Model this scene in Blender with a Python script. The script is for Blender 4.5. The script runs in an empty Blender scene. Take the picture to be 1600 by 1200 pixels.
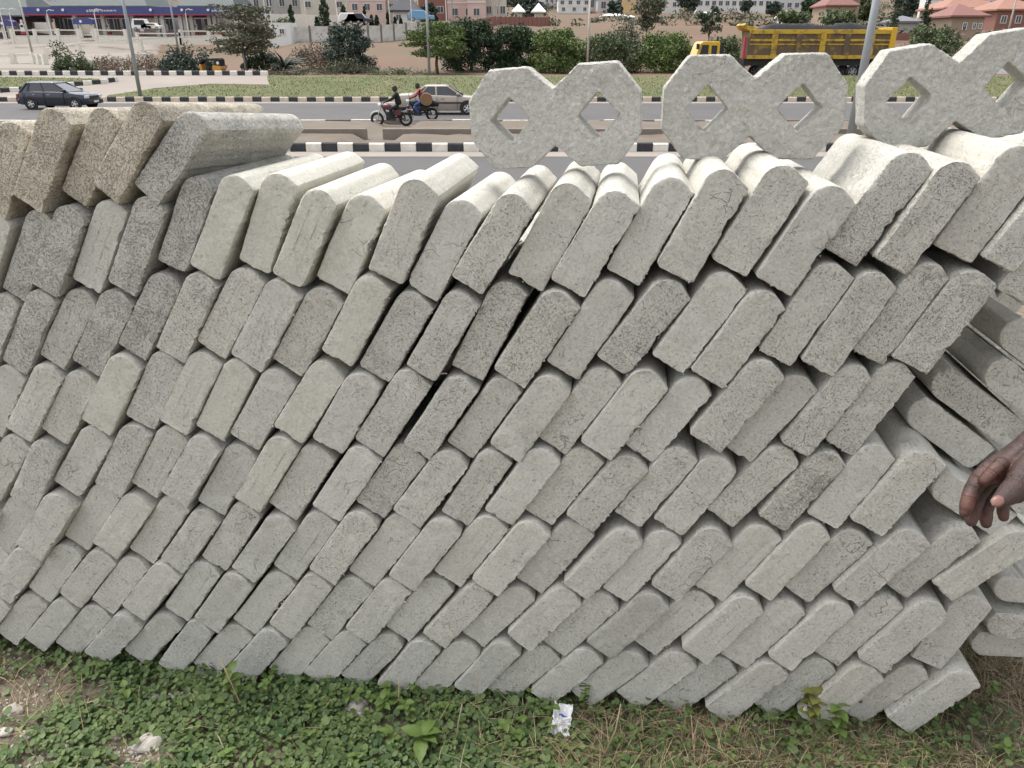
import bpy, bmesh, math, random
import numpy as np
from mathutils import Vector, Matrix, noise

# ------------------------------------------------------------------ camera, sky, sun, exposure
scene = bpy.context.scene
COL = scene.collection
R = math.radians
H = 1.80                     # camera height above the ground at the foot of the stack
PITCH = R(23.8); F = 1200.0  # focal length in pixels of the 1600 px wide photograph
cam_d = bpy.data.cameras.new('camera'); cam = bpy.data.objects.new('camera', cam_d); COL.objects.link(cam)
cam_d.sensor_fit = 'HORIZONTAL'; cam_d.sensor_width = 36.0; cam_d.lens = 36.0 * F / 1600.0
cam_d.clip_start = 0.05; cam_d.clip_end = 6000
cam.location = (0, 0, H); cam.rotation_euler = (R(90) - PITCH, 0, 0)
scene.camera = cam

SUN_EL, SUN_AZ = 66.0, -60.0   # azimuth measured from +Y (the view direction) towards +X
world = bpy.data.worlds.new("World"); scene.world = world; world.use_nodes = True
wn = world.node_tree.nodes; wl = world.node_tree.links
bg = wn['Background']
sky = wn.new('ShaderNodeTexSky'); sky.sky_type = 'NISHITA'; sky.sun_disc = False
sky.sun_elevation = R(SUN_EL); sky.sun_rotation = R(SUN_AZ); sky.dust_density = 4.0; sky.air_density = 1.0; sky.ozone_density = 1.0
hs = wn.new('ShaderNodeHueSaturation'); hs.inputs['Saturation'].default_value = 0.22
wl.new(sky.outputs[0], hs.inputs['Color']); wl.new(hs.outputs[0], bg.inputs['Color'])
bg.inputs['Strength'].default_value = 0.15
sun_d = bpy.data.lights.new('sun', 'SUN'); sun_d.energy = 0.7; sun_d.angle = R(16); sun_d.color = (1.0, 0.95, 0.87)
sun = bpy.data.objects.new('sun', sun_d); COL.objects.link(sun)
sv = Vector((math.sin(R(SUN_AZ)) * math.cos(R(SUN_EL)), math.cos(R(SUN_AZ)) * math.cos(R(SUN_EL)), math.sin(R(SUN_EL))))
sun.rotation_euler = sv.to_track_quat('Z', 'Y').to_euler(); sun.location = (0, 0, 60)
vs = scene.view_settings; vs.view_transform = 'Standard'; vs.look = 'None'; vs.gamma = 1.0; vs.use_curve_mapping = False
vs.exposure = 1.22
scene.render.engine = 'CYCLES'
scene.cycles.max_bounces = 6; scene.cycles.diffuse_bounces = 3; scene.cycles.use_denoising = True

rng = np.random.default_rng(7); random.seed(7)

# ------------------------------------------------------------------ helpers
def tag(o, label=None, cat=None, group=None, kind=None):
    if label: o['label'] = label
    if cat: o['category'] = cat
    if group: o['group'] = group
    if kind: o['kind'] = kind
    return o
def link(name, me, m=None, parent=None, loc=None, rot=None, smooth=False):
    if m is not None: me.materials.append(m)
    if smooth:
        me.polygons.foreach_set('use_smooth', [True] * len(me.polygons))
    o = bpy.data.objects.new(name, me); COL.objects.link(o)
    if parent is not None: o.parent = parent
    if loc is not None: o.location = loc
    if rot is not None: o.rotation_euler = rot
    return o
def empty(name, loc=(0, 0, 0), rz=0.0, parent=None):
    o = bpy.data.objects.new(name, None); COL.objects.link(o); o.location = loc; o.rotation_euler = (0, 0, rz)
    o.empty_display_size = 0.1
    if parent is not None: o.parent = parent
    return o
class MB:
    """collects shapes as raw vertices and faces"""
    def __init__(s): s.v = []; s.f = []
    def add(s, vs_, fs_):
        b = len(s.v); s.v += [tuple(x) for x in vs_]; s.f += [tuple(i + b for i in f) for f in fs_]; return s
    def box(s, x0, x1, y0, y1, z0, z1):
        return s.add([(x0,y0,z0),(x1,y0,z0),(x1,y1,z0),(x0,y1,z0),(x0,y0,z1),(x1,y0,z1),(x1,y1,z1),(x0,y1,z1)],
                     [(0,3,2,1),(4,5,6,7),(0,1,5,4),(1,2,6,5),(2,3,7,6),(3,0,4,7)])
    def tube(s, pts, rad, n=8, cap=True):
        pts = [Vector(p) for p in pts]; rad = rad if isinstance(rad, (list, tuple)) else [rad] * len(pts)
        b = len(s.v)
        for i, p in enumerate(pts):
            t = (pts[min(i + 1, len(pts) - 1)] - pts[max(i - 1, 0)]).normalized()
            a = Vector((0, 0, 1)) if abs(t.z) < 0.9 else Vector((1, 0, 0))
            e1 = t.cross(a).normalized(); e2 = t.cross(e1)
            for k in range(n):
                an = 2 * math.pi * k / n
                s.v.append(tuple(p + (e1 * math.cos(an) + e2 * math.sin(an)) * rad[i]))
        for i in range(len(pts) - 1):
            for k in range(n):
                a_ = b + i * n + k; c_ = b + i * n + (k + 1) % n
                s.f.append((a_, c_, c_ + n, a_ + n))
        if cap:
            s.f.append(tuple(b + k for k in range(n))); s.f.append(tuple(b + (len(pts) - 1) * n + k for k in reversed(range(n))))
        return s
    def ring(s, c, axis, r, tr, n=24, m=8):
        c = Vector(c); axis = Vector(axis).normalized(); a = axis.orthogonal().normalized(); b_ = axis.cross(a)
        b = len(s.v)
        for i in range(n):
            t = 2 * math.pi * i / n; d = a * math.cos(t) + b_ * math.sin(t)
            for k in range(m):
                u = 2 * math.pi * k / m
                s.v.append(tuple(c + d * (r + tr * math.cos(u)) + axis * tr * math.sin(u)))
        for i in range(n):
            for k in range(m):
                s.f.append((b + i*m + k, b + ((i+1) % n)*m + k, b + ((i+1) % n)*m + (k+1) % m, b + i*m + (k+1) % m))
        return s
    def disc(s, c, axis, r, th, n=20):
        c = Vector(c); ax = Vector(axis).normalized()
        return s.tube([c - ax * th / 2, c + ax * th / 2], r, n)
    def loft(s, secs, cap=True):
        b = len(s.v); n = len(secs[0])
        for sec in secs: s.v += [tuple(p) for p in sec]
        for i in range(len(secs) - 1):
            for k in range(n):
                a_ = b + i*n + k; c_ = b + i*n + (k+1) % n
                s.f.append((a_, c_, c_ + n, a_ + n))
        if cap:
            s.f.append(tuple(b + k for k in reversed(range(n)))); s.f.append(tuple(b + (len(secs)-1)*n + k for k in range(n)))
        return s
    def prism(s, poly, axis, a0, a1):
        """poly in the two other axes, extruded along axis 'x','y','z'"""
        def P(p, a):
            return {'x': (a, p[0], p[1]), 'y': (p[0], a, p[1]), 'z': (p[0], p[1], a)}[axis]
        return s.loft([[P(p, a0) for p in poly], [P(p, a1) for p in poly]])
    def mesh(s, name):
        me = bpy.data.meshes.new(name); me.from_pydata(s.v, [], s.f); me.update()
        bm = bmesh.new(); bm.from_mesh(me); bmesh.ops.recalc_face_normals(bm, faces=bm.faces); bm.to_mesh(me); bm.free()
        return me
    def build(s, name, m, parent=None, loc=None, rot=None, smooth=False, bevel=0.0, seg=2, subsurf=0):
        o = link(name, s.mesh(name), m, parent, loc, rot, smooth)
        if bevel: 
            md = o.modifiers.new('bevel', 'BEVEL'); md.width = bevel; md.segments = seg; md.limit_method = 'ANGLE'; md.angle_limit = R(40)
        if subsurf:
            md = o.modifiers.new('sub', 'SUBSURF'); md.levels = subsurf; md.render_levels = subsurf
        return o
def raw_mesh(name, V, Fq):
    V = np.asarray(V, np.float32); Fq = np.asarray(Fq, np.int32)
    me = bpy.data.meshes.new(name); n, k = Fq.shape
    me.vertices.add(len(V)); me.vertices.foreach_set('co', V.ravel())
    me.loops.add(n * k); me.loops.foreach_set('vertex_index', Fq.ravel())
    me.polygons.add(n); me.polygons.foreach_set('loop_start', np.arange(0, n * k, k)); 
    me.update(calc_edges=True); me.validate(); return me
def freeze(o):
    dg = bpy.context.evaluated_depsgraph_get(); me = bpy.data.meshes.new_from_object(o.evaluated_get(dg))
    o.modifiers.clear(); o.data = me; return o
def copy_tree(o, parent=None):
    c = o.copy(); COL.objects.link(c)
    if parent is not None: c.parent = parent
    for ch in list(o.children): copy_tree(ch, c)
    return c

# ---- materials
class NT:
    def __init__(s, name):
        s.m = bpy.data.materials.new(name); s.m.use_nodes = True; s.t = s.m.node_tree; s.b = s.t.nodes['Principled BSDF']
    def n(s, typ, **kw):
        nd = s.t.nodes.new(typ)
        for k, v in kw.items():
            if k in nd.inputs: nd.inputs[k].default_value = v
            else: setattr(nd, k, v)
        return nd
    def l(s, a, b): s.t.links.new(a, b)
    def noise(s, vec, scale, detail=4, rough=0.55, dist=0.0):
        nd = s.n('ShaderNodeTexNoise'); nd.inputs['Scale'].default_value = scale; nd.inputs['Detail'].default_value = detail
        nd.inputs['Roughness'].default_value = rough; nd.inputs['Distortion'].default_value = dist
        if vec is not None: s.l(vec, nd.inputs['Vector'])
        return nd.outputs['Fac']
    def ramp(s, fac, stops, interp='LINEAR'):
        nd = s.n('ShaderNodeValToRGB'); cr = nd.color_ramp; cr.interpolation = interp
        while len(cr.elements) < len(stops): cr.elements.new(0.5)
        for e, (p, c) in zip(cr.elements, stops):
            e.position = p; e.color = (c, c, c, 1) if not isinstance(c, tuple) else (*c, 1)
        s.l(fac, nd.inputs['Fac']); return nd.outputs['Color']
    def math(s, op, a, b=None, clamp=False):
        nd = s.n('ShaderNodeMath'); nd.operation = op; nd.use_clamp = clamp
        for i, x in enumerate((a, b)):
            if x is None: continue
            if isinstance(x, (int, float)): nd.inputs[i].default_value = x
            else: s.l(x, nd.inputs[i])
        return nd.outputs[0]
    def mix(s, fac, a, b, mode='MIX'):
        nd = s.n('ShaderNodeMix'); nd.data_type = 'RGBA'; nd.blend_type = mode
        for i, x in ((0, fac), (6, a), (7, b)):
            if isinstance(x, (int, float)): nd.inputs[i].default_value = x
            elif isinstance(x, tuple): nd.inputs[i].default_value = (*x, 1)
            else: s.l(x, nd.inputs[i])
        return nd.outputs[2]
    def bump(s, h, strength, dist, prev=None):
        nd = s.n('ShaderNodeBump'); nd.inputs['Strength'].default_value = strength; nd.inputs['Distance'].default_value = dist
        s.l(h, nd.inputs['Height'])
        if prev is not None: s.l(prev, nd.inputs['Normal'])
        return nd.outputs[0]
    def coords(s, randomize=True):
        tc = s.n('ShaderNodeTexCoord').outputs['Object']
        if not randomize: return tc
        oi = s.n('ShaderNodeObjectInfo'); s.oi = oi
        mp = s.n('ShaderNodeVectorMath'); mp.operation = 'MULTIPLY_ADD'
        cb = s.n('ShaderNodeCombineXYZ')
        for i, k in enumerate((37.0, 91.0, 53.0)): s.l(s.math('MULTIPLY', oi.outputs['Random'], k), cb.inputs[i])
        mp.inputs[1].default_value = (1, 1, 1); s.l(tc, mp.inputs[0]); s.l(cb.outputs[0], mp.inputs[2])
        return mp.outputs[0]
def concrete(name, base, rough_amt=1.0, lumps=0.0):
    """cast concrete: cloudy grey, fine sand grain, pores; the object colour tints it, its alpha sets how porous it is"""
    t = NT(name); v = t.coords(); oi = t.oi
    cloud = t.noise(v, 7, 5, 0.6); fine = t.noise(v, 140, 5, 0.7); mid = t.noise(v, 34, 4, 0.6)
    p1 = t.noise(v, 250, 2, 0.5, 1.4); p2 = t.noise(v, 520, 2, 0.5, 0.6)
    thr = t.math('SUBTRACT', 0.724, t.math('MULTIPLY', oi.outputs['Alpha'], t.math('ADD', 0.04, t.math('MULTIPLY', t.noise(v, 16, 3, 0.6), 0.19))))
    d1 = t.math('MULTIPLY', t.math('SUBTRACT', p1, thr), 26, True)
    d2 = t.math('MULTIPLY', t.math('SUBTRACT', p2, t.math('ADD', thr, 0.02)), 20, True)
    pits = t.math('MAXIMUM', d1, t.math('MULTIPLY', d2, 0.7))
    c = t.mix(t.ramp(cloud, [(0.3, 0.0), (0.72, 1.0)]), tuple(x * 0.80 for x in base), tuple(x * 1.12 for x in base))
    c = t.mix(t.ramp(mid, [(0.35, 0.0), (0.8, 1.0)]), c, tuple(x * 1.04 for x in (base[0]*1.03, base[1]*1.0, base[2]*0.93)), 'MIX')
    c2 = t.mix(0.5, c, t.mix(t.ramp(fine, [(0.3, 0.0), (0.7, 1.0)]), tuple(x * 0.66 for x in base), tuple(x * 1.30 for x in base)))
    c3 = t.mix(t.math('MULTIPLY', pits, 0.60), c2, (0.085, 0.08, 0.072))     # shade inside the pores, painted into the base colour
    c4 = t.mix(1.0, c3, oi.outputs['Color'], 'MULTIPLY')
    t.b.inputs['Roughness'].default_value = 0.92; t.b.inputs['Specular IOR Level'].default_value = 0.25
    # thin laitance patches with a sharp rim, and a few hairline cracks
    lait = t.ramp(t.noise(v, 11, 5, 0.62, 0.4), [(0.60, 0.0), (0.625, 1.0)])
    c4 = t.mix(t.math('MULTIPLY', lait, 0.35), c4, t.mix(1.0, (min(1, base[0]*1.22), min(1, base[1]*1.22), min(1, base[2]*1.22)), oi.outputs['Color'], 'MULTIPLY'))
    ck = t.n('ShaderNodeTexVoronoi'); ck.feature = 'DISTANCE_TO_EDGE'; ck.inputs['Scale'].default_value = 16
    wv = t.n('ShaderNodeVectorMath'); wv.operation = 'ADD'; nv_ = t.n('ShaderNodeTexNoise'); nv_.inputs['Scale'].default_value = 45; t.l(v, nv_.inputs['Vector'])
    sc_ = t.n('ShaderNodeVectorMath'); sc_.operation = 'SCALE'; sc_.inputs['Scale'].default_value = 0.035; t.l(nv_.outputs['Color'], sc_.inputs[0]); t.l(v, wv.inputs[0]); t.l(sc_.outputs[0], wv.inputs[1]); t.l(wv.outputs[0], ck.inputs['Vector'])
    crack = t.math('MULTIPLY', t.ramp(ck.outputs['Distance'], [(0.0, 1.0), (0.013, 0.0)]), t.ramp(t.noise(v, 9, 2), [(0.63, 0.0), (0.67, 1.0)]))
    pits = t.math('MAXIMUM', pits, t.math('MULTIPLY', crack, 0.9))
    h = t.math('SUBTRACT', t.math('ADD', t.math('MULTIPLY', fine, 0.35 * rough_amt), t.math('MULTIPLY', mid, 0.5 * rough_amt)), t.math('MULTIPLY', pits, 0.9))
    nb = t.bump(h, 1.0, 0.0045)
    t.l(c4, t.b.inputs['Base Color'])
    if lumps:
        l1 = t.noise(v, 75, 6, 0.75, 0.5); nb = t.bump(l1, 1.0, 0.012 * lumps, nb)
    t.l(nb, t.b.inputs['Normal'])
    return t.m
def plain(name, col, rough=0.7, var=0.15, scale=3.0, metal=0.0, spec=0.4, bump=0.0, coat=0.0, rnd=True):
    t = NT(name); v = t.coords(rnd); nz = t.noise(v, scale, 5, 0.65)
    c = t.mix(t.ramp(nz, [(0.25, 0.0), (0.75, 1.0)]), tuple(x * (1 - var) for x in col), tuple(min(1, x * (1 + var)) for x in col))
    t.l(c, t.b.inputs['Base Color']); t.b.inputs['Roughness'].default_value = rough; t.b.inputs['Metallic'].default_value = metal
    t.b.inputs['Specular IOR Level'].default_value = spec; t.b.inputs['Coat Weight'].default_value = coat
    if bump: t.l(t.bump(nz, 0.6, bump), t.b.inputs['Normal'])
    return t.m
def leafmat(name, c0, c1, c2=None, rough=0.6, nscale=0.6, trans=0.0):
    t = NT(name); g = t.n('ShaderNodeNewGeometry'); tc = t.coords()
    r = g.outputs['Random Per Island']
    a = t.mix(r, c0, c1)
    if c2: a = t.mix(t.ramp(t.noise(tc, nscale, 3), [(0.42, 0.0), (0.66, 1.0)]), a, t.mix(r, c2, c1))
    t.l(a, t.b.inputs['Base Color']); t.b.inputs['Roughness'].default_value = rough; t.b.inputs['Specular IOR Level'].default_value = 0.3
    if trans: t.b.inputs['Subsurface Weight'].default_value = 0.0
    return t.m
M = {}
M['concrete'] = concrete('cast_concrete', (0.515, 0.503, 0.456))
M['octagon'] = concrete('rough_cast_concrete', (0.50, 0.496, 0.47), 1.9, 1.0)
M['white_paint'] = plain('white_paint', (0.66, 0.63, 0.56), 0.8, 0.18, 5, bump=0.01)
M['dusty_paint'] = plain('dusty_cream_paint', (0.52, 0.45, 0.37), 0.85, 0.16, 4)
M['black_paint'] = plain('black_paint', (0.035, 0.036, 0.042), 0.75, 0.35, 5, bump=0.01)
M['asphalt'] = plain('asphalt', (0.088, 0.085, 0.083), 0.9, 0.16, 0.35)
M['dust_road'] = plain('dusty_concrete_road', (0.27, 0.235, 0.205), 0.95, 0.10, 0.3)
M['pole'] = plain('galvanised_steel', (0.33, 0.35, 0.36), 0.55, 0.12, 2, metal=0.3)
M['pole_tan'] = plain('weathered_pole', (0.40, 0.37, 0.33), 0.7, 0.12, 2)
M['black_rubber'] = plain('black_rubber', (0.018, 0.018, 0.018), 0.8, 0.2, 10)
M['black_plastic'] = plain('black_plastic', (0.02, 0.02, 0.022), 0.5, 0.2, 10)
M['chrome'] = plain('bare_metal', (0.5, 0.5, 0.5), 0.3, 0.1, 10, metal=0.9)
M['glass'] = plain('dark_glass', (0.03, 0.035, 0.04), 0.08, 0.1, 4, spec=0.8)
M['lamp_glass'] = plain('lamp_glass', (0.6, 0.62, 0.62), 0.15, 0.1, 10, spec=0.8)
M['window'] = plain('window_glass', (0.07, 0.08, 0.09), 0.2, 0.2, 4, spec=0.7)

# ------------------------------------------------------------------ where things stand: terrain profile and pixel rays
cp, sp = math.cos(PITCH), math.sin(PITCH)
def ray(px, py):
    x = (px - 800) / F; y = -(py - 600) / F
    return Vector((x, cp + y * sp, -sp + y * cp))
def at(px, py, Y):
    d = ray(px, py); return Vector((0, 0, H)) + d * (Y / d.y)
ROAD = H - 3.3
PROF = [(-80, 0.0), (2.6, 0.0), (5.5, -0.15), (17, ROAD), (52.2, ROAD), (61, H - 2.04), (62.4, H - 2.42), (73, H - 2.44), (100, H - 2.15), (122, H - 1.9), (150, H - 1.7), (180, H + 1.1),
        (250, H + 4.4), (350, H + 10.3), (500, H + 20), (800, H + 43), (1250, H + 98)]
PY = [a for a, b in PROF]; PZ = [b for a, b in PROF]
PROF2 = [p for p in PROF if p[0] <= 73] + [(78, H - 2.3), (100, H - 1.0), (120, H + .7), (135, H + 1.7), (165, H + 3.4), (200, H + 4.7), (235, H + 6.2), (300, H + 9.8), (350, H + 12.6), (500, H + 21.5), (800, H + 43), (1250, H + 98)]
PY2 = [a for a, b in PROF2]; PZ2 = [b for a, b in PROF2]      # the reddish bank and the slope right of the filling station climb sooner
def foot(x):   # near ground: rises a little to the right along the foot of the stack
    return float(np.interp(x, [-2.6, -0.9, 0.0, 0.5, 0.95, 2.2], [0.0, 0.0, 0.04, 0.065, 0.085, 0.1]))
def gz(x, y):
    z = float(np.interp(y, PY, PZ))
    if y > 73:
        k = min(1, max(0, (x / y + .34) / .09)); k = k*k*(3 - 2*k); z += k * (float(np.interp(y, PY2, PZ2)) - z)
    if y < 6: z += foot(x) * float(np.interp(y, [0, 2.6, 5.5], [1, 1, 0]))
    return z
def on_ground(px, row):
    lo, hi = 18.0, 2400.0
    d = ray(px, row)
    for _ in range(60):
        mid = (lo + hi) / 2
        z = H + d.z / d.y * mid
        if z > gz(0, mid): lo = mid
        else: hi = mid
    return Vector((d.x / d.y * lo, lo, gz(0, lo)))
def stand(px, Y):
    # x depends on the depth of the foot point along the optical axis
    z = gz((px - 800) / F * Y * .93, Y); zc = Y * cp - (z - H) * sp
    return Vector(((px - 800) / F * zc, Y, z))

# ------------------------------------------------------------------ ground, roads, verge
def grid_mesh(name, xs, ys, zf):
    xs = np.asarray(xs); ys = np.asarray(ys); V = [(x, y, zf(x, y)) for y in ys for x in xs]
    nx, ny = len(xs), len(ys)
    Fq = [(j*nx + i, j*nx + i + 1, (j+1)*nx + i + 1, (j+1)*nx + i) for j in range(ny-1) for i in range(nx-1)]
    return raw_mesh(name, V, Fq)
def terrain_z(x, y):
    z = gz(x, y)
    if y < 4: z += 0.012 * noise.fractal(Vector((x*4, y*4, 0)), 0.8, 2.0, 4) * float(np.interp(y, [2.6, 4], [1, 0]))
    if y > 78 : z += (min(1, (y-78)/70)) * (1.2 * noise.fractal(Vector((x*0.03, y*0.03, 3)), 0.9, 2.0, 4) + 0.003 * y * (noise.noise(Vector((x*0.006, y*0.006, 1)))))
    return z
xs = sorted(set([round(x, 3) for x in np.concatenate([np.linspace(-3, 3, 121), np.linspace(-12, 12, 25), np.linspace(-60, 60, 41), np.linspace(-200, 200, 41), np.linspace(-1200, 1200, 49)])]))
ys = sorted(set([round(y, 3) for y in np.concatenate([[-80, -20, -5, -1], np.linspace(0.4, 3, 53), np.linspace(3, 17, 12), np.linspace(17, 52.2, 6), [61, 62.4, 73], np.linspace(78, 180, 40), np.linspace(180, 360, 30), np.linspace(360, 800, 24), np.linspace(800, 1250, 12)])]))
t = NT('bare_earth'); tc = t.coords(False)
near = t.n('ShaderNodeSeparateXYZ'); t.l(tc, near.inputs[0])
n1 = t.noise(tc, 0.05, 6, 0.65); n2 = t.noise(tc, 0.6, 6, 0.7); n3 = t.noise(tc, 30, 6, 0.7)
far_c = t.mix(t.ramp(n1, [(0.38, 0.0), (0.6, 1.0)]), (0.150, 0.084, 0.055), (0.115, 0.088, 0.052))
far_c = t.mix(t.math('MULTIPLY', t.ramp(n2, [(0.5, 0.0), (0.7, 1.0)]), 0.6), far_c, (0.11, 0.085, 0.055))
near_c = t.mix(t.ramp(n3, [(0.35, 0.0), (0.65, 1.0)]), (0.085, 0.068, 0.045), (0.22, 0.185, 0.135))
isnear = t.ramp(t.math('DIVIDE', near.outputs['Y'], 100.0), [(0.10, 1.0), (0.2, 0.0)])
t.l(t.mix(isnear, far_c, near_c), t.b.inputs['Base Color']); t.b.inputs['Roughness'].default_value = 1.0
t.l(t.bump(n3, 0.7, 0.01), t.b.inputs['Normal']); M['earth'] = t.m
tag(link('ground', grid_mesh('ground', xs, ys, terrain_z), M['earth'], smooth=True), kind='structure')

def sheet(name, pts, m, lift=0.02, kind='structure', label=None):
    """a flat sheet on the ground from outline points (planar stretch of ground)"""
    bm = bmesh.new(); vs_ = [bm.verts.new((p[0], p[1], gz(p[0], p[1]) + lift)) for p in pts]
    bmesh.ops.triangle_fill(bm, edges=[bm.edges.new((vs_[i], vs_[(i+1) % len(vs_)])) for i in range(len(vs_))], use_beauty=True, use_dissolve=False)
    bmesh.ops.recalc_face_normals(bm, faces=bm.faces)
    for f in bm.faces:
        if f.normal.z < 0: f.normal_flip()
    me = bpy.data.meshes.new(name); bm.to_mesh(me); bm.free()
    return tag(link(name, me, m), kind=kind)
KX = 60
# the dual carriageway with its median, all parallel to X
sheet('road', [(-KX*2, 17.5), (KX*2, 17.5), (KX*2, 26.75), (-KX*2, 26.75)], M['asphalt'], 0.02)
sheet('road', [(-KX*2, 36.9), (KX*2, 36.9), (KX*2, 50.4), (-KX*2, 50.4)], M['asphalt'], 0.02)
sheet('road_shoulder', [(-KX*2, 50.4), (KX*2, 50.4), (KX*2, 51.75), (-KX*2, 51.75)], M['dust_road'], 0.024)
sheet('road_shoulder', [(-KX*2, 25.5), (KX*2, 25.5), (KX*2, 26.74), (-KX*2, 26.74)], M['dust_road'], 0.03)
t = NT('soil_median'); tc = t.coords(False); a = t.noise(tc, 0.9, 6, 0.7); b = t.noise(tc, 0.25, 3)
t.l(t.mix(t.ramp(b, [(0.4, 0.0), (0.62, 1.0)]), t.mix(t.ramp(a, [(0.3, 0.0), (0.7, 1.0)]), (0.14, 0.11, 0.085), (0.135, 0.108, 0.08)), (0.15, 0.125, 0.098)), t.b.inputs['Base Color'])
t.b.inputs['Roughness'].default_value = 1.0; t.l(t.bump(a, 0.8, 0.08), t.b.inputs['Normal']); M['median'] = t.m
def med_z(x, y):
    k = min(1, max(0, (y - 27.0) / 1.2)) * min(1, max(0, (36.6 - y) / 1.2))
    if -5.7 < x < -4.2: k *= .3
    return ROAD + (0.14 if not -5.7 < x < -4.2 else .0) + 0.10 * k + 0.13 * k * noise.fractal(Vector((x * 0.7, y * 0.9, 5)), 0.9, 2, 4)
tag(link('median_strip', grid_mesh('median_strip', np.linspace(-26, 26, 131), np.linspace(27.02, 36.62, 24), med_z), M['median'], smooth=True), kind='structure')
M['old_concrete'] = plain('old_concrete', (0.19, 0.165, 0.138), 0.9, 0.22, 1.2, bump=0.02)
# low concrete drain walls along the median, broken where the motorbikes cross
for x0, x1 in ((-26, -5.5), (-4.9, 26)):
    mb = MB(); mb.box(x0, x1, 30.4, 30.62, ROAD - 0.1, ROAD + 0.42)
    tag(mb.build('drain_wall', M['old_concrete'], bevel=0.03),
        'long low concrete drain wall in the median, left of the break' if x0 < -6 else 'long low concrete drain wall in the median, right of the break by the motorbikes', 'drain wall')

# kerbs: painted stones, black and white in turn, each one a part of its kerb
def kerb_mesh(L, h=0.30, d=0.16):
    mb = MB(); mb.prism([(0, -0.1), (d, -0.1), (d, h), (0.05, h), (0.012, h - 0.035)], 'x', -L/2 + 0.008, L/2 - 0.008); return mb.mesh('kerb_stone')
def kerb(name, x0, x1, y, L, face=0.0, light='white_paint', h=0.30, zoff=0.0, only=None):
    root = tag(empty(name, (0, y, ROAD)), kind='structure')
    meA = kerb_mesh(L, h); meA.materials.append(M['black_paint']); meB = kerb_mesh(L, h); meB.materials.append(M[light])
    n = int((x1 - x0) / L)
    for i in range(n):
        x = x0 + (i + 0.5) * L
        o = bpy.data.objects.new('kerb_stone', (meA, meB)[i % 2]); COL.objects.link(o); o.parent = root
        o.location = (x, random.uniform(-0.012, 0.012), zoff + random.uniform(-0.012, 0.012)); o.rotation_euler = (0, 0, random.uniform(-0.012, 0.012))
        s = random.uniform(0.86, 1.1); o.color = (s, s, s, 1)
    return root
kerb('median_kerb', -16.0 + 0.06, 13, 26.8, 0.53)
kerb('verge_kerb', -36, 36, 51.78, 0.575, light='dusty_paint', h=0.31)
# white painted edge slabs along the back of the median
mbr = tag(empty('median_edge', (0, 36.7, ROAD)), kind='structure')
for i, x in enumerate(np.arange(-24, 22, 1.15)):
    if -5.6 < x < -4.3: continue
    mb = MB(); mb.box(-0.56, 0.56, 0, 0.2, -0.1, 0.2)
    mb.build('edge_slab', M['white_paint'] if i % 2 else M['old_concrete'], mbr, loc=(x, 0, random.uniform(-0.02, 0.02)))

# grass verge, side road, island with its own kerb on the left
t = NT('verge_grass'); tc = t.coords(False); a = t.noise(tc, 0.35, 5, 0.7); b = t.noise(tc, 3.5, 6, 0.75)
c = t.mix(t.ramp(b, [(0.3, 0.0), (0.7, 1.0)]), (0.085, 0.10, 0.036), (0.12, 0.13, 0.052))
t.l(t.mix(t.math('MULTIPLY', t.ramp(a, [(0.5, 0.0), (0.72, 1.0)]), 0.75), c, (0.19, 0.155, 0.09)), t.b.inputs['Base Color']); t.b.inputs['Roughness'].default_value = 1.0
t.l(t.bump(b, 0.8, 0.1), t.b.inputs['Normal']); M['verge'] = t.m
def gp2(px, row):
    p = on_ground(px, row); return (p.x, p.y)
VERGE = [gp2(175, 148.5), gp2(240, 139), gp2(330, 132), (gp2(430, 126)[0], 57.5), (-18.0, 60.7), (60, 60.7), (60, 52.25), (gp2(160, 150)[0], 52.25)]
sheet('grass_verge', VERGE, M['verge'], 0.03)
sheet('side_road', [(-60, 52.22), (gp2(160, 150)[0] + 0.2, 52.22), gp2(240, 138), gp2(330, 131), (gp2(432, 125)[0], 57.6), (-18.0, 60.75), (-18.0, 60.98), (-60, 60.98)], M['dust_road'], 0.012)
ISLAND = [(-60, 60.2), (gp2(150, 121)[0], 60.2), gp2(176, 124), gp2(183, 127.5), gp2(160, 131), gp2(100, 136), gp2(40, 142), (-60, 54)]
sheet('grass_island', ISLAND, M['verge'], 0.028)
def inside(x, y, poly):
    c = False
    for (x0, y0), (x1, y1) in zip(poly, poly[1:] + poly[:1]):
        if (y0 > y) != (y1 > y) and x < (x1 - x0)*(y - y0)/(y1 - y0) + x0: c = not c
    return c
def curb_along(name, pts, L, light='white_paint', h=0.28):
    root = tag(empty(name, (pts[0][0], pts[0][1], 0)), kind='structure')
    P = [Vector((x, y, gz(x, y))) for x, y in pts]; seg = [(P[i+1] - P[i]).length for i in range(len(P)-1)]; tot = sum(seg)
    meA = kerb_mesh(L, h); meA.materials.append(M['black_paint']); meB = kerb_mesh(L, h); meB.materials.append(M[light])
    s = L / 2; i = 0
    while s < tot:
        q = s; k = 0
        while q > seg[k]: q -= seg[k]; k += 1
        p = P[k].lerp(P[k+1], q / seg[k]); d = P[k+1] - P[k]
        o = bpy.data.objects.new('kerb_stone', (meA, meB)[i % 2]); COL.objects.link(o); o.parent = root
        o.location = p - root.location; o.rotation_euler = (0, 0, math.atan2(d.y, d.x) + random.uniform(-0.03, 0.03)); s += L; i += 1
    return root
curb_along('island_kerb', [gp2(-60, 150), gp2(40, 142.2), gp2(100, 136.4), gp2(160, 131.2), gp2(184, 127.5), gp2(176, 123.5)], 0.56, h=0.3)
curb_along('side_road_kerb', [(-46, 61.0), (-18.2, 61.0)], 0.56, h=0.32)
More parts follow.
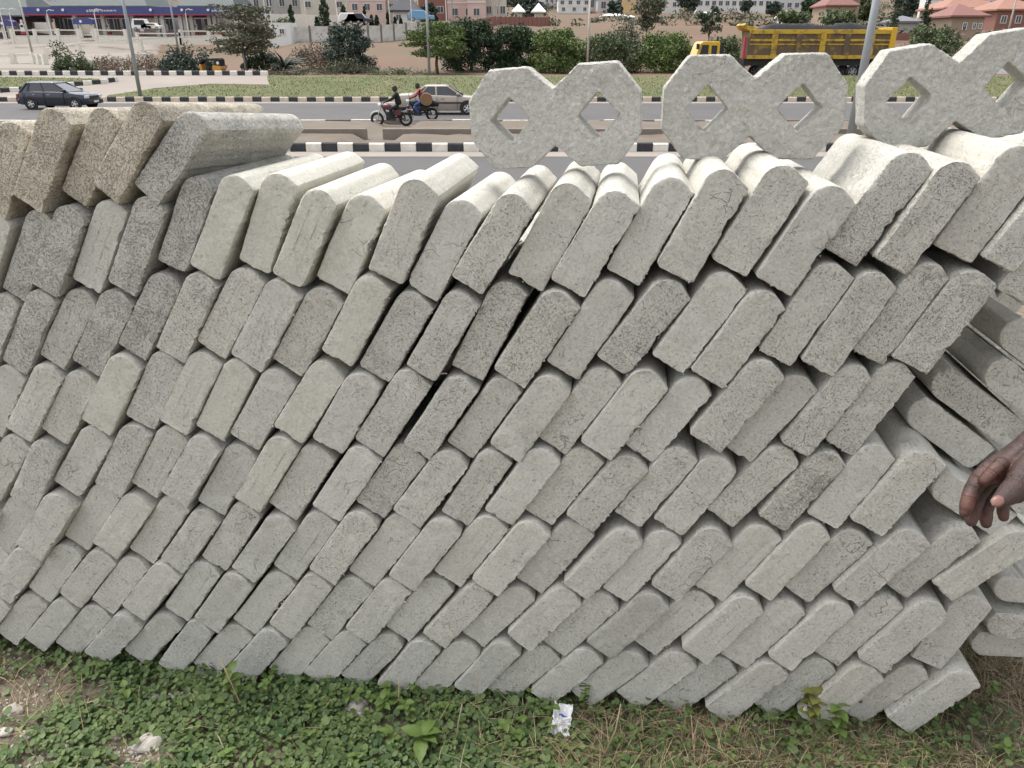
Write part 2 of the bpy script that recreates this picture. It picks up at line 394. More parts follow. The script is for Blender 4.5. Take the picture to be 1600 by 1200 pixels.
# grass tufts standing on the verge and island
def blades(name, n, posf, lo, hi, wid, m, droop=0.35, seg=2, flat=0.0):
    V = np.zeros((n, 2*(seg+1), 3), np.float32); k = 0
    P = posf(n); n = len(P); V = V[:n]
    az = rng.uniform(0, 2*np.pi, n); hgt = rng.uniform(lo, hi, n); lean = np.abs(rng.normal(0, droop, n)) + flat
    for s in range(seg + 1):
        f = s / seg; ang = lean * (0.35 + 0.9 * f)
        r_ = hgt * f * np.sin(np.minimum(ang, 1.5)); z = hgt * f * np.cos(np.minimum(ang, 1.5)); w = wid * (1 - 0.85 * f)
        c = np.stack([P[:, 0] + r_*np.cos(az), P[:, 1] + r_*np.sin(az), P[:, 2] + z], -1)
        side = np.stack([-np.sin(az)*w, np.cos(az)*w, 0*az], -1)
        V[:, 2*s] = c - side; V[:, 2*s+1] = c + side
    b = (np.arange(n) * 2*(seg+1))[:, None]
    Fq = np.concatenate([np.stack([b[:, 0]+2*s, b[:, 0]+2*s+1, b[:, 0]+2*s+3, b[:, 0]+2*s+2], -1) for s in range(seg)])
    return tag(link(name, raw_mesh(name, V.reshape(-1, 3), Fq), m), kind='stuff')
M['verge_blade'] = leafmat('verge_blade', (0.07, 0.09, 0.030), (0.12, 0.13, 0.05), (0.15, 0.125, 0.065), nscale=0.4)
def verge_pos(n):
    x = rng.uniform(-42, 40, n); y = rng.uniform(52.4, 60.4, n)
    keep = np.array([any(inside(a_, b_, pl) for pl in (VERGE, ISLAND)) for a_, b_ in zip(x, y)])
    x, y = x[keep], y[keep]; return np.stack([x, y, [gz(a_, b_) + 0.02 for a_, b_ in zip(x, y)]], -1)
blades('verge_grass', 26000, verge_pos, 0.03, 0.11, 0.03, M['verge_blade'], 0.5, 1)

# ------------------------------------------------------------------ the stack of kerb blocks
TH, PH, WD = R(8.3), R(1.3), 0.25 / 0.147
W_r = Vector((math.cos(TH), -math.sin(TH), 0)); n0 = Vector((math.sin(TH), math.cos(TH), 0)); Zv = Vector((0, 0, 1))
W_u = n0 * math.sin(PH) + Zv * math.cos(PH); W_n = n0 * math.cos(PH) - Zv * math.sin(PH); W_o = Vector((0, 0, H)) + n0 * WD
def smooth_noise(n, knots, amp):
    k = rng.normal(0, amp, knots); k[-1] = k[0]
    return np.interp(np.linspace(0, knots - 1, n), np.arange(knots), k)
def kerb_profile(w, l, step=0.0055):
    hw, hl = w/2, l/2; pts = []
    def arc(cx, cy, r, a0, a1):
        n = max(3, int(abs(a1 - a0) * r / step) + 1)
        for i in range(n + 1):
            a = a0 + (a1 - a0) * i / n; pts.append((cx + r*math.cos(a), cy + r*math.sin(a)))
    rb, r2, rt = rng.uniform(.004, .011), rng.uniform(.003, .006), rng.uniform(.003, .005); R_ = min(w*.58, rng.uniform(.040, .049))
    slope = rng.uniform(.007, .014)     # the crown falls off towards the sharp corner
    arc(-hw + rb, -hl + rb, rb, math.pi, 1.5*math.pi); arc(hw - r2, -hl + r2, r2, 1.5*math.pi, 2*math.pi)
    arc(hw - rt, hl - rt - slope, rt, 0, math.pi/2 - 0.1); arc(-hw + R_, hl - R_, R_, math.pi/2 - 0.12, math.pi)
    P = np.array(pts); Q = np.vstack([P, P[:1]]); d = np.r_[0, np.cumsum(np.hypot(*np.diff(Q, axis=0).T))]
    n = int(d[-1] / step); s = np.arange(n) * d[-1] / n
    return np.stack([np.interp(s, d, Q[:, 0]), np.interp(s, d, Q[:, 1])], -1)
def kerb_block_mesh(w, l, depth, ragged=1.0):
    P = kerb_profile(w, l); n = len(P)
    cen = np.stack([np.clip(P[:, 0], -0.004, 0.004), np.clip(P[:, 1], -(l/2 - w/2), l/2 - w/2)], -1)
    inw = cen - P; dist = np.hypot(*inw.T); inw /= dist[:, None]
    right = np.clip((P[:, 0] - w*0.40) / (w*0.08), 0, 1)            # the hand-trowelled side, left rough
    bot = np.clip((-P[:, 1] - l*0.47) / (l*0.02), 0, 1)
    env = np.clip(np.abs(smooth_noise(n, 24, 1.0)), 0.15, 1.8)
    rough = 0.0003 + ragged * env * (0.0011 * right + 0.0005 * bot)
    base = smooth_noise(n, 9, 0.0007) + (smooth_noise(n, int(rng.integers(55, 95)), .9) + 0.7*rng.normal(0, 1, n)) * rough
    chip = np.zeros(n)
    for _ in range(int(rng.integers(0, 3))):                                # a chipped corner or edge
        c0 = rng.choice(np.nonzero((right + bot) > 0.5)[0]); k = np.minimum(np.abs(np.arange(n) - c0), n - np.abs(np.arange(n) - c0))
        chip = np.maximum(chip, rng.uniform(0.0015, 0.0065) * np.clip(1 - k / rng.uniform(1.5, 5), 0, 1))
    rows = []
    for z, ins, nz, ch in ((-depth, 0.004, .6, 0), (-depth + .004, 0, .8, 0), (-depth*.62, 0, .9, 0), (-depth*.3, 0, 1, 0), (-.06, 0, 1, 0), (-.02, 0, 1, .3), (-.0026, .0001, 1, 1),
                           (-.0007, .0011, .9, 1), (0.0, .0036, .7, .6), (0.0, .015, 0, .2), (0.0, .027, 0, 0)):
        extra = rng.normal(0, 1, n) * rough * 0.5
        off = ins + np.maximum(-0.0025, (base + extra) * nz) + chip * ch
        off = np.minimum(off, dist * 0.97)
        zz = np.full(n, z)
        if z > -.001: zz = zz + rng.normal(0, .0005, n) + smooth_noise(n, 14, .0007)
        rows.append(np.column_stack([P + inw * off[:, None], zz]))
    V = np.vstack(rows); m = len(rows)
    i = np.arange(n); j = (i + 1) % n
    Fq = np.vstack([np.stack([k*n + i, k*n + j, (k+1)*n + j, (k+1)*n + i], -1) for k in range(m - 1)])
    me = bpy.data.meshes.new('kerb_block')
    faces = [tuple(map(int, f)) for f in Fq] + [tuple(range(n - 1, -1, -1)), tuple(range((m-1)*n, m*n))]
    # crumbs of mortar stuck along the rough edge
    V = V.tolist()
    idx = np.nonzero((right + bot) > 0.6)[0]
    for _ in range(int(rng.integers(4, 13))):
        q = rng.choice(idx); s = float(rng.uniform(.0009, .0030)); c = np.array([P[q, 0] - inw[q, 0]*.0006, P[q, 1] - inw[q, 1]*.0006, -float(rng.uniform(.0, .012))]); b0 = len(V)
        st = rng.uniform(.6, 1.5, 3)
        V += [(c + np.array(d_)*s*st*rng.uniform(.8, 1.2)).tolist() for d_ in ((1,0,0),(-1,0,0),(0,1,0),(0,-1,0),(0,0,1),(0,0,-1))]
        faces += [tuple(b0 + i_ for i_ in f_) for f_ in ((0,2,4),(2,1,4),(1,3,4),(3,0,4),(2,0,5),(1,2,5),(3,1,5),(0,3,5))]
    me.from_pydata(V, [], faces); me.polygons.foreach_set('use_smooth', [True] * len(me.polygons))
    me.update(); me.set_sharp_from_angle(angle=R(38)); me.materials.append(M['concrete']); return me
BLOCKS='''8y -2.0416 -1.673 0.8462 0.0907 0.248 0.0
7y -1.8849 -1.4862 0.8472 0.0874 0.248 0.0
6x -1.9871 -1.3402 0.894 0.09 0.248 0.0
6y -1.8731 -1.3282 0.894 0.09 0.248 0.0
5x -1.9339 -1.1216 0.9047 0.0788 0.248 0.0
5y -1.8229 -1.1096 0.9047 0.0788 0.248 0.0
4x -1.8834 -0.9122 0.9879 0.0795 0.248 0.0
4y -1.7694 -0.9002 0.9879 0.0795 0.248 0.0
3x -1.8427 -0.7111 0.998 0.0707 0.248 0.0
3y -1.7287 -0.6991 0.998 0.0707 0.248 0.0
2y -1.6925 -0.4927 1.0324 0.083 0.248 0.0
1a -1.4802 -0.2718 1.0608 0.0806 0.2452 0.0
1b -1.3558 -0.2423 1.0207 0.0828 0.2497 0.0
1c -1.2485 -0.2367 1.0024 0.0739 0.2425 0.0
1d -1.1335 -0.2194 0.9047 0.076 0.2522 0.0
1e -1.0325 -0.2312 0.8378 0.0752 0.2423 0.0
2z -1.5805 -0.4807 1.0324 0.083 0.238 0.0
2a -1.4734 -0.4792 1.0015 0.0707 0.259 0.0
2b -1.3724 -0.4604 1.0236 0.0753 0.2476 0.0
2c -1.2682 -0.4478 1.0416 0.079 0.246 0.0
2d -1.1638 -0.443 1.0524 0.0787 0.259 0.0
2e -1.0332 -0.3882 1.0849 0.0767 0.2468 0.0
2f -0.9368 -0.3899 1.0681 0.0795 0.259 0.0
2g -0.8279 -0.3795 1.1472 0.0808 0.2405 0.0
2h -0.7327 -0.4086 1.0819 0.0813 0.2436 0.0
2i -0.6282 -0.421 1.0921 0.0915 0.2431 0.0
2j -0.4951 -0.386 1.1437 0.09 0.2446 0.0
2k -0.4045 -0.4268 1.0691 0.0846 0.2475 0.0
2l -0.2878 -0.405 1.0207 0.0847 0.2424 0.0
2m -0.161 -0.3898 1.0899 0.0913 0.2466 0.0
2n -0.0605 -0.398 1.0738 0.0896 0.2442 0.0
2o 0.0579 -0.3691 1.1114 0.0864 0.2452 0.0
2p 0.1682 -0.3527 1.1359 0.0917 0.2457 0.0
2q 0.2871 -0.3389 1.1036 0.0912 0.2407 0.0
2r 0.3842 -0.3744 1.0924 0.0912 0.238 0.0
2s 0.5216 -0.308 1.0624 0.0833 0.245 0.0
2t 0.6155 -0.322 1.1116 0.0842 0.238 0.0
2u 0.7373 -0.295 1.1282 0.0915 0.238 0.0
2v 0.8248 -0.3113 1.1014 0.0717 0.238 0.0
2w 0.8795 -0.3848 1.1016 0.0915 0.238 0.0
3z -1.6167 -0.6871 0.998 0.0707 0.238 0.0
3a -1.5145 -0.68 0.9822 0.0765 0.259 0.0
3b -1.4098 -0.6699 0.9537 0.0774 0.2461 0.0
3c -1.3078 -0.6723 0.9732 0.0875 0.259 0.0
3d -1.1696 -0.622 0.9776 0.0823 0.2511 0.0
3e -1.0624 -0.6175 1.0314 0.0822 0.2501 0.0
3f -0.9504 -0.6039 0.9963 0.0858 0.2501 0.0
3g -0.8572 -0.6294 1.0034 0.0916 0.2494 0.0
3h -0.755 -0.6417 1.0176 0.0892 0.2452 0.0
3i -0.6247 -0.6062 1.0484 0.0864 0.2414 0.0
3j -0.5315 -0.6457 1.0202 0.0878 0.2471 0.0
3k -0.4138 -0.6333 1.0523 0.0829 0.2396 0.0
3l -0.3026 -0.6192 1.1131 0.088 0.259 0.0
3m -0.1864 -0.6256 1.0227 0.091 0.2543 0.0
3n -0.0631 -0.6005 1.0447 0.0905 0.252 0.0
3o 0.0591 -0.5874 0.9803 0.089 0.2486 0.0
3p 0.1819 -0.572 1.0391 0.0902 0.2503 0.0
3q 0.2717 -0.6025 1.0528 0.0899 0.2435 0.0
3r 0.4093 -0.5411 1.1139 0.0863 0.2441 0.0
3s 0.5004 -0.5555 1.1368 0.0845 0.2453 0.0
3t 0.6061 -0.5297 1.1295 0.0777 0.2415 0.0
3u 0.6964 -0.5432 1.1267 0.0912 0.238 0.0
4z -1.6574 -0.8882 0.9879 0.0795 0.238 0.0
4a -1.552 -0.8835 0.9505 0.08 0.259 0.0
4b -1.4578 -0.8943 0.9502 0.085 0.2417 0.0
4c -1.3125 -0.8412 0.9825 0.0876 0.2518 0.0
4d -1.1955 -0.8299 1.0145 0.0888 0.238 0.0
4e -1.0892 -0.8248 1.0132 0.0848 0.2497 0.0
4f -0.9956 -0.8398 1.0326 0.0845 0.2444 0.0
4g -0.8975 -0.8606 0.9981 0.0883 0.2429 0.0
4h -0.7676 -0.8307 0.9715 0.09 0.2459 0.0
4i -0.6682 -0.8544 1.0185 0.0915 0.2384 0.0
4j -0.5501 -0.8469 0.9946 0.0915 0.2554 0.0
4k -0.4257 -0.8486 1.005 0.0815 0.2463 0.0
4l -0.3148 -0.8441 0.9926 0.0809 0.2426 0.0
4m -0.1977 -0.8305 1.0072 0.0907 0.2457 0.0
4n -0.0788 -0.8089 1.0071 0.0853 0.2521 0.0
4o 0.0289 -0.8071 1.0199 0.0918 0.248 0.0
4p 0.1353 -0.8174 0.9913 0.0866 0.243 0.0
4q 0.287 -0.7664 1.0248 0.0913 0.2492 0.0
4r 0.3694 -0.8013 1.0103 0.0805 0.2472 0.0
4s 0.488 -0.7664 1.082 0.0767 0.246 0.0
4t 0.5834 -0.7597 1.1204 0.0785 0.2419 0.0
5z -1.7079 -1.0976 0.9047 0.0788 0.2473 0.0
5a -1.6045 -1.109 0.9895 0.0836 0.2446 0.0
5b -1.4572 -1.0624 0.919 0.0912 0.2504 0.0
5c -1.3259 -1.0426 0.9942 0.0841 0.2514 0.0
5d -1.2215 -1.0424 0.9751 0.0848 0.2401 0.0
5e -1.1245 -1.056 0.9668 0.0867 0.238 0.0
5f -1.0321 -1.0824 1.0078 0.0863 0.238 0.0
5g -0.9086 -1.0491 0.9987 0.0835 0.2536 0.0
5h -0.815 -1.0702 0.983 0.0913 0.2449 0.0
5i -0.6871 -1.061 0.9882 0.0897 0.2446 0.0
5j -0.5683 -1.0505 0.9722 0.0918 0.238 0.0
5k -0.4568 -1.0537 0.96 0.0898 0.2491 0.0
5l -0.3375 -1.0437 1.0422 0.0846 0.2391 0.0
5m -0.2159 -1.0259 1.0111 0.0843 0.2447 0.0
5n -0.1116 -1.0263 1.007 0.0896 0.2447 0.0
5o -0.003 -1.0275 0.9818 0.0877 0.238 0.0
5p 0.118 -1.0042 1.0059 0.0838 0.2482 0.0
5q 0.2157 -1.0189 1.041 0.0902 0.238 0.0
5r 0.352 -0.9831 0.9511 0.0854 0.2489 0.0
5s 0.464 -0.9811 1.0399 0.0814 0.238 0.0
5t 0.5767 -0.9637 1.1048 0.0883 0.238 0.0
5u 0.6788 -0.9647 1.0959 0.0915 0.238 0.0
6z -1.7611 -1.3162 0.894 0.09 0.2535 0.0
6a -1.6114 -1.2772 0.9083 0.091 0.2558 0.0
6b -1.4789 -1.2515 0.9313 0.084 0.2541 0.0
6c -1.3728 -1.2596 0.8988 0.087 0.2463 0.0
6d -1.2684 -1.2697 0.9263 0.0844 0.259 0.0
6e -1.1675 -1.2882 0.9211 0.0812 0.241 0.0
6f -1.0436 -1.2653 0.9794 0.0837 0.2467 0.0
6g -0.9477 -1.2905 0.9414 0.0841 0.2581 0.0
6h -0.8277 -1.2741 0.969 0.0854 0.2514 0.0
6i -0.7098 -1.2597 0.9773 0.0903 0.259 0.0
6j -0.5991 -1.2687 0.9561 0.0915 0.2584 0.0
6k -0.4789 -1.2564 0.9761 0.0874 0.259 0.0
6l -0.3538 -1.2392 0.9754 0.0903 0.2522 0.0
6m -0.2456 -1.2438 0.9813 0.0911 0.2564 0.0
6n -0.1297 -1.2413 0.9834 0.0912 0.2506 0.0
6o -0.0014 -1.2337 0.9515 0.0848 0.2461 0.0
6p 0.1003 -1.2406 0.9965 0.081 0.2467 0.0
6q 0.2243 -1.2185 1.0087 0.0898 0.238 0.0
6r 0.3404 -1.2077 1.0265 0.091 0.2504 0.0
6s 0.4587 -1.1849 1.0374 0.0851 0.2472 0.0
6t 0.5599 -1.1962 0.9817 0.0867 0.238 0.0
6u 0.6788 -1.1757 0.9988 0.0855 0.2488 0.0
6v 0.7961 -1.1552 0.9506 0.0762 0.238 0.0
6w 0.9135 -1.1474 0.8451 0.0781 0.245 0.0
7a -1.7729 -1.4742 0.8472 0.0874 0.238 0.0
7b -1.6417 -1.4572 0.8833 0.0831 0.2492 0.0
7c -1.5324 -1.463 0.8501 0.0838 0.2497 0.0
7d -1.4313 -1.4766 0.8711 0.0819 0.2444 0.0
7e -1.3216 -1.4784 0.8829 0.0859 0.238 0.0
7f -1.1953 -1.469 0.945 0.0859 0.2438 0.0
7g -1.0966 -1.4938 0.937 0.0883 0.238 0.0
7h -0.973 -1.4843 0.9252 0.0849 0.2486 0.0
7i -0.858 -1.4776 0.9495 0.086 0.2565 0.0
7j -0.7443 -1.4763 0.9467 0.0897 0.2399 0.0
7k -0.6262 -1.4668 0.9705 0.0878 0.2411 0.0
7l -0.5073 -1.4543 0.95 0.0875 0.2472 0.0
7m -0.3935 -1.4562 0.9355 0.0814 0.2503 0.0
7n -0.2807 -1.4518 0.8901 0.0816 0.2447 0.0
7o -0.1512 -1.4318 0.9144 0.0892 0.2402 0.0
7p -0.0527 -1.45 0.9175 0.0873 0.2471 0.0
7q 0.0765 -1.4289 0.9107 0.0892 0.2494 0.0
7r 0.1953 -1.4225 0.9221 0.0886 0.245 0.0
7s 0.3219 -1.4074 0.9647 0.0892 0.238 0.0
7t 0.4272 -1.4205 1.0076 0.0912 0.2485 0.0
7u 0.5456 -1.4024 0.9846 0.0822 0.2499 0.0
7v 0.6621 -1.3798 1.0233 0.0816 0.2511 0.0
7w 0.7665 -1.373 1.0361 0.0862 0.2451 0.0
7x 0.8876 -1.365 1.2086 0.0908 0.2382 0.0
8z -1.9296 -1.661 0.8462 0.0907 0.242 0.0
8a -1.8061 -1.6524 0.8539 0.0811 0.242 0.0
8b -1.7008 -1.6592 0.83 0.0799 0.242 0.0
8c -1.5967 -1.67 0.8353 0.0859 0.242 0.0
8d -1.487 -1.6791 0.8429 0.0871 0.242 0.0
8e -1.3566 -1.6666 0.8348 0.0869 0.242 0.0
8f -1.248 -1.6853 0.9307 0.0838 0.242 0.0
8g -1.1323 -1.6847 0.876 0.0858 0.242 0.0
8h -1.014 -1.6804 0.885 0.0879 0.242 0.0
8i -0.8903 -1.6736 0.9283 0.0896 0.242 0.0
8j -0.7734 -1.6672 0.922 0.087 0.242 0.0
8k -0.6586 -1.6619 0.8916 0.0805 0.242 0.0
8l -0.5484 -1.6667 0.9813 0.0843 0.242 0.0
8m -0.4338 -1.6581 0.9504 0.0873 0.242 0.0
8n -0.3143 -1.6393 0.9646 0.0821 0.242 0.0
8o -0.2088 -1.6514 0.8988 0.088 0.242 0.0
8p -0.085 -1.635 0.911 0.0829 0.242 0.0
8q 0.0354 -1.63 0.8559 0.0858 0.242 0.0
8r 0.1665 -1.6169 0.8786 0.0915 0.242 0.0
8s 0.2779 -1.6262 0.8804 0.0872 0.242 0.0
8t 0.4082 -1.6133 0.9394 0.0872 0.242 0.0
8u 0.5336 -1.5974 0.9624 0.0848 0.242 0.0
8v 0.6494 -1.5913 1.0313 0.0894 0.242 0.0
8w 0.7676 -1.587 0.9137 0.0781 0.242 0.0
8x 0.8821 -1.5774 0.9132 0.0888 0.242 0.0
r1 0.9723 -0.6521 2.5415 0.077 0.2342 0.111
r2 0.9582 -0.7491 2.5362 0.077 0.2399 0.111
r3 0.8516 -0.7831 2.5367 0.077 0.2409 0.111
r4 0.8036 -0.8584 2.5435 0.077 0.2323 0.111
r5 0.8577 -1.0015 2.6044 0.077 0.2116 0.027
r9 1.0297 -1.0076 2.6353 0.077 0.2074 0.027
r6 1.1208 -1.2989 3.1273 0.077 0.2177 0.111
r7 1.124 -1.4031 3.1127 0.077 0.225 0.111
r8 1.1159 -1.4815 -3.0617 0.077 0.2256 0.111'''

COURSE = {'1': 'short topmost course', '2': 'seventh course from the bottom', '3': 'sixth course from the bottom', '4': 'fifth course from the bottom',
          '5': 'fourth course from the bottom', '6': 'third course from the bottom', '7': 'second course from the bottom', '8': 'bottom course'}
ORD = 'first second third fourth fifth sixth seventh eighth ninth tenth eleventh twelfth thirteenth fourteenth fifteenth sixteenth seventeenth eighteenth nineteenth twentieth twenty-first twenty-second twenty-third twenty-fourth twenty-fifth twenty-sixth twenty-seventh twenty-eighth twenty-ninth thirtieth'.split()
DEPTH = 0.50
LABR = {'r1': 'kerb block tilted the other way, highest at the right edge of the photo', 'r2': 'kerb block tilted the other way, second one down at the right edge',
        'r3': 'smooth kerb block tilted the other way, just above the rough pitted one by the hand', 'r4': 'rough pitted kerb block tilted the other way, directly above the hand',
        'r5': 'rough kerb block tilted the other way, behind the fingers of the hand', 'r9': 'kerb block tilted the other way, right of the thumb at the edge',
        'r6': 'upper one of three kerb blocks lying flat at the lower right edge', 'r7': 'middle one of three kerb blocks lying flat at the lower right edge',
        'r8': 'lowest of three kerb blocks lying flat above dry grass at right'}
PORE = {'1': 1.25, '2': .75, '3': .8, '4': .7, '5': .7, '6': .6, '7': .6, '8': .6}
cnt = {}
for line in BLOCKS.strip().splitlines():
    nm, *v = line.split(); u, vv, ang, w, l, dep = map(float, v)
    c = nm[0]; cnt[c] = cnt.get(c, 0) + 1
    out = (.0065 if cnt[c] % 2 else -.0065) + float(rng.normal(0, .0045)); 
    p = W_o + W_r * u + W_u * vv + W_n * (dep + out)
    yaw = float(rng.normal(0, 0.012)); tilt = float(rng.normal(0, 0.010))
    if c == '1': tilt -= 0.05; yaw -= 0.03; p = p - W_n * {'1a': .0, '1b': .012, '1c': -.002, '1d': .014, '1e': .004}[nm]
    if c == 'r': tilt = yaw = 0.0
    rt = W_r * math.sin(ang) - W_u * math.cos(ang); up = W_r * math.cos(ang) + W_u * math.sin(ang)
    rot = Matrix((rt, up, -W_n)).transposed()
    # small freedom of the axis into the stack (about world up and about the wall's horizontal)
    rot = Matrix.Rotation(yaw, 3, 'Z') @ Matrix.Rotation(tilt, 3, W_r) @ rot
    me = kerb_block_mesh(w, l, DEPTH + float(rng.normal(0, .006)), 1.0 if rng.random() < .8 else .5)
    o = bpy.data.objects.new('kerb_block', me); COL.objects.link(o)
    o.matrix_world = Matrix.Translation(p) @ rot.to_4x4()
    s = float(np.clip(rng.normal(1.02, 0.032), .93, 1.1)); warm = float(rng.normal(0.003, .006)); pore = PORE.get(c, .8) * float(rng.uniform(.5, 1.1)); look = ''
    right_end = c in '2345678' and u > 0.2
    if right_end: s *= 0.98; pore *= 1.1
    if c == '8': s *= .95
    if c == '1' and nm != '1e': tint = (1.06*s, 0.985*s, 0.885*s); look = 'brown pitted'; pore = 1.15
    elif nm == '1e' or nm in ('2a', '2b', '2d', '2e', '3d', '3a', '3c'): tint = (.98*s, .98*s, .99*s); look = 'grey pitted'; pore = 1.05
    elif nm in ('2f', '2g', '2h', '2i', '4h', '4f', '3i', '4c', '5g', '6c'): tint = (1.07, 1.065, 1.04); look = 'pale smooth'; pore = .25
    elif nm == '7q': tint = (.80, .80, .80); look = 'dark stained'
    elif nm == '5s': tint = (1.04, 1.04, 1.02); look = 'lumpy rough'; pore = 1.1
    else: tint = (s + warm, s, s - warm); look = 'pale' if s > 1.05 else ('darker grey' if s < .94 else ('pitted' if pore > .85 else 'grey'))
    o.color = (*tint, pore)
    if c == 'r': lab = LABR[nm]
    else: lab = '%s kerb block, %s from the left in the %s' % (look, ORD[cnt[c] - 1], COURSE[c])
    tag(o, lab, 'kerb block', 'kerb blocks stacked in leaning courses')

# added rear row of blocks, put behind the gaps to keep them dark
front = [o for o in COL.objects if o.name.startswith('kerb_block') and o.get('label')]
rear = 0
for o in front:
    q = o.location - W_o; u = q.dot(W_r); vv = q.dot(W_u)
    if vv > -.58 or vv < -1.60 or u < -1.74 or (o['label'].find('other way') > 0) or (o['label'].find('lying flat') > 0): continue
    if u > .62: continue
    if rear >= 108: break
    c = o.copy(); COL.objects.link(c); c.matrix_world = Matrix.Translation(W_n*(.545 + .01*(rear % 3)) - W_r*.045 - W_u*.02) @ o.matrix_world
    tag(c, 'kerb block of an added rear row, put behind the gaps to keep them dark', None, 'added kerb blocks of the rear row'); rear += 1
back_right = [o for o in front if any(k in o['label'] for k in ('fourth', 'third', 'second', 'fifth', 'sixth')) and .30 < (o.location - W_o).dot(W_r) < .9]  # sources for more added blocks, darkening the openings at the right end
for o in back_right:
    c = o.copy(); COL.objects.link(c); c.matrix_world = Matrix.Translation(W_n*.86 + W_r*.62 - W_u*.03) @ o.matrix_world
    tag(c, 'kerb block of an added rear row, put behind the gaps to keep them dark', None, 'added kerb blocks of the rear row')
# ------------------------------------------------------------------ three figure-eight screen blocks standing on top
CAN = [(-1.776,.40),(-1.31,1),(-.53,1),(0,.56),(.53,1),(1.31,1),(1.776,.40),(1.776,-.40),(1.31,-1),(.53,-1),(0,-.56),(-.53,-1),(-1.31,-1),(-1.776,-.40)]
HOLES = [[(-.91,.455),(-.48,0),(-.91,-.455),(-1.34,0)], [(.91,.455),(1.34,0),(.91,-.455),(.48,0)]]
def screen_block(loc, yaw, roll, seed, h=0.115, th=0.072):
    bm = bmesh.new(); edges = []
    for loop in (CAN, *HOLES):
        vs_ = [bm.verts.new((x*h, 0, z*h)) for x, z in loop]; edges += [bm.edges.new((vs_[i], vs_[(i+1) % len(vs_)])) for i in range(len(vs_))]
    bmesh.ops.triangle_fill(bm, edges=edges, use_beauty=True)
    ex = bmesh.ops.extrude_face_region(bm, geom=list(bm.faces)); vv = [g for g in ex['geom'] if isinstance(g, bmesh.types.BMVert)]
    bmesh.ops.translate(bm, verts=vv, vec=(0, th, 0)); bmesh.ops.recalc_face_normals(bm, faces=bm.faces)
    me = bpy.data.meshes.new('screen_block'); bm.to_mesh(me); bm.free()
    o = bpy.data.objects.new('screen_block', me); COL.objects.link(o)
    md = o.modifiers.new('r', 'REMESH'); md.mode = 'VOXEL'; md.voxel_size = 0.0034
    freeze(o); me = o.data
    s = Vector((seed*7.1, seed*3.3, seed))
    me.calc_loop_triangles(); nrm = [vtx.normal.copy() for vtx in me.vertices]
    for vtx, nn in zip(me.vertices, nrm):
        p = vtx.co; fr = 1.0 if p.y < 0.012 else 0.45
        edge = noise.noise(p*26 + s)
        d = fr * (0.0016 * noise.fractal(p*95 + s, 0.6, 2.0, 4) + 0.0015 * noise.noise(p*22 + s)) + (0.006*min(0, edge + 0.12) if p.y < 0.014 else 0)
        vtx.co = p + nn * d
    me.polygons.foreach_set('use_smooth', [True]*len(me.polygons)); me.materials.append(M['octagon']); me.update()
    o.location = loc; 
    o.matrix_world = Matrix.Translation(loc) @ (Matrix.Rotation(yaw, 3, 'Z') @ Matrix.Rotation(roll, 3, 'Y')).to_4x4()
    return o
for k, (x, y, z, yw, rl, lab, tn) in enumerate(((.099, 1.921, -.157, -11, -3.8, 'rough grey figure-eight screen block with two diamond holes, left one of the three on top', 1.0),
        (.556, 1.879, -.133, -8.0, -1.1, 'grey figure-eight screen block standing on the stack in front of the yellow truck', .98),
        (1.032, 1.90, -.100, -6.0, -9.1, 'tilted figure-eight screen block cut by the right edge of the photo', 1.02))):
    o = screen_block(Vector((x, y, z + H)), R(yw), R(rl), k + 1); o.color = (tn*1.3, tn*1.29, tn*1.25, .25)
    tag(o, lab, 'screen block', 'figure-eight screen blocks on top of the stack')

# ------------------------------------------------------------------ trees and shrubs of the background
def leaf_cloud(cs, per, size, flat=0.0, squash=1.0):
    """many small leaf faces scattered through a set of clumps: cs = list of (centre, radius xyz)"""
    V = []; n = 0
    for c, r in cs:
        k = per; d = rng.normal(0, 1, (k, 3)); d /= np.linalg.norm(d, axis=1)[:, None]
        p = np.asarray(c) + d * (rng.random(k) ** 0.45)[:, None] * np.asarray(r)
        a = rng.normal(0, 1, (k, 3)); a[:, 2] *= (1 - flat); a /= np.linalg.norm(a, axis=1)[:, None]
        b = np.cross(a, rng.normal(0, 1, (k, 3)) * np.array([1 - flat*.0, 1, 1 - flat])); b /= np.linalg.norm(b, axis=1)[:, None] + 1e-9
        s = size * rng.uniform(.55, 1.3, (k, 1))
        V.append(np.stack([p - a*s, p + b*s*.5*squash, p + a*s, p - b*s*.5*squash], 1))
    V = np.concatenate(V).reshape(-1, 3); Fq = np.arange(len(V)).reshape(-1, 4)
    return V, Fq
LEAF = {
 'dark': leafmat('dark_green_leaves', (0.020, 0.040, 0.018), (0.05, 0.082, 0.035), (0.028, 0.05, 0.03)),
 'mid': leafmat('mid_green_leaves', (0.045, 0.072, 0.030), (0.125, 0.155, 0.07), (0.075, 0.095, 0.05)),
 'bright': leafmat('bright_green_leaves', (0.055, 0.10, 0.025), (0.15, 0.20, 0.055), (0.035, 0.07, 0.025)),
 'olive': leafmat('olive_leaves', (0.065, 0.075, 0.045), (0.14, 0.14, 0.085), (0.08, 0.075, 0.055)),
 'dry': leafmat('dry_brown_scrub', (0.13, 0.10, 0.075), (0.26, 0.20, 0.15), (0.10, 0.095, 0.06)),
 'blue': leafmat('grey_green_leaves', (0.035, 0.055, 0.045), (0.085, 0.11, 0.085), (0.05, 0.07, 0.05)),
}
M['bark'] = plain('bark', (0.12, 0.09, 0.07), 0.95, 0.3, 6, bump=0.03)
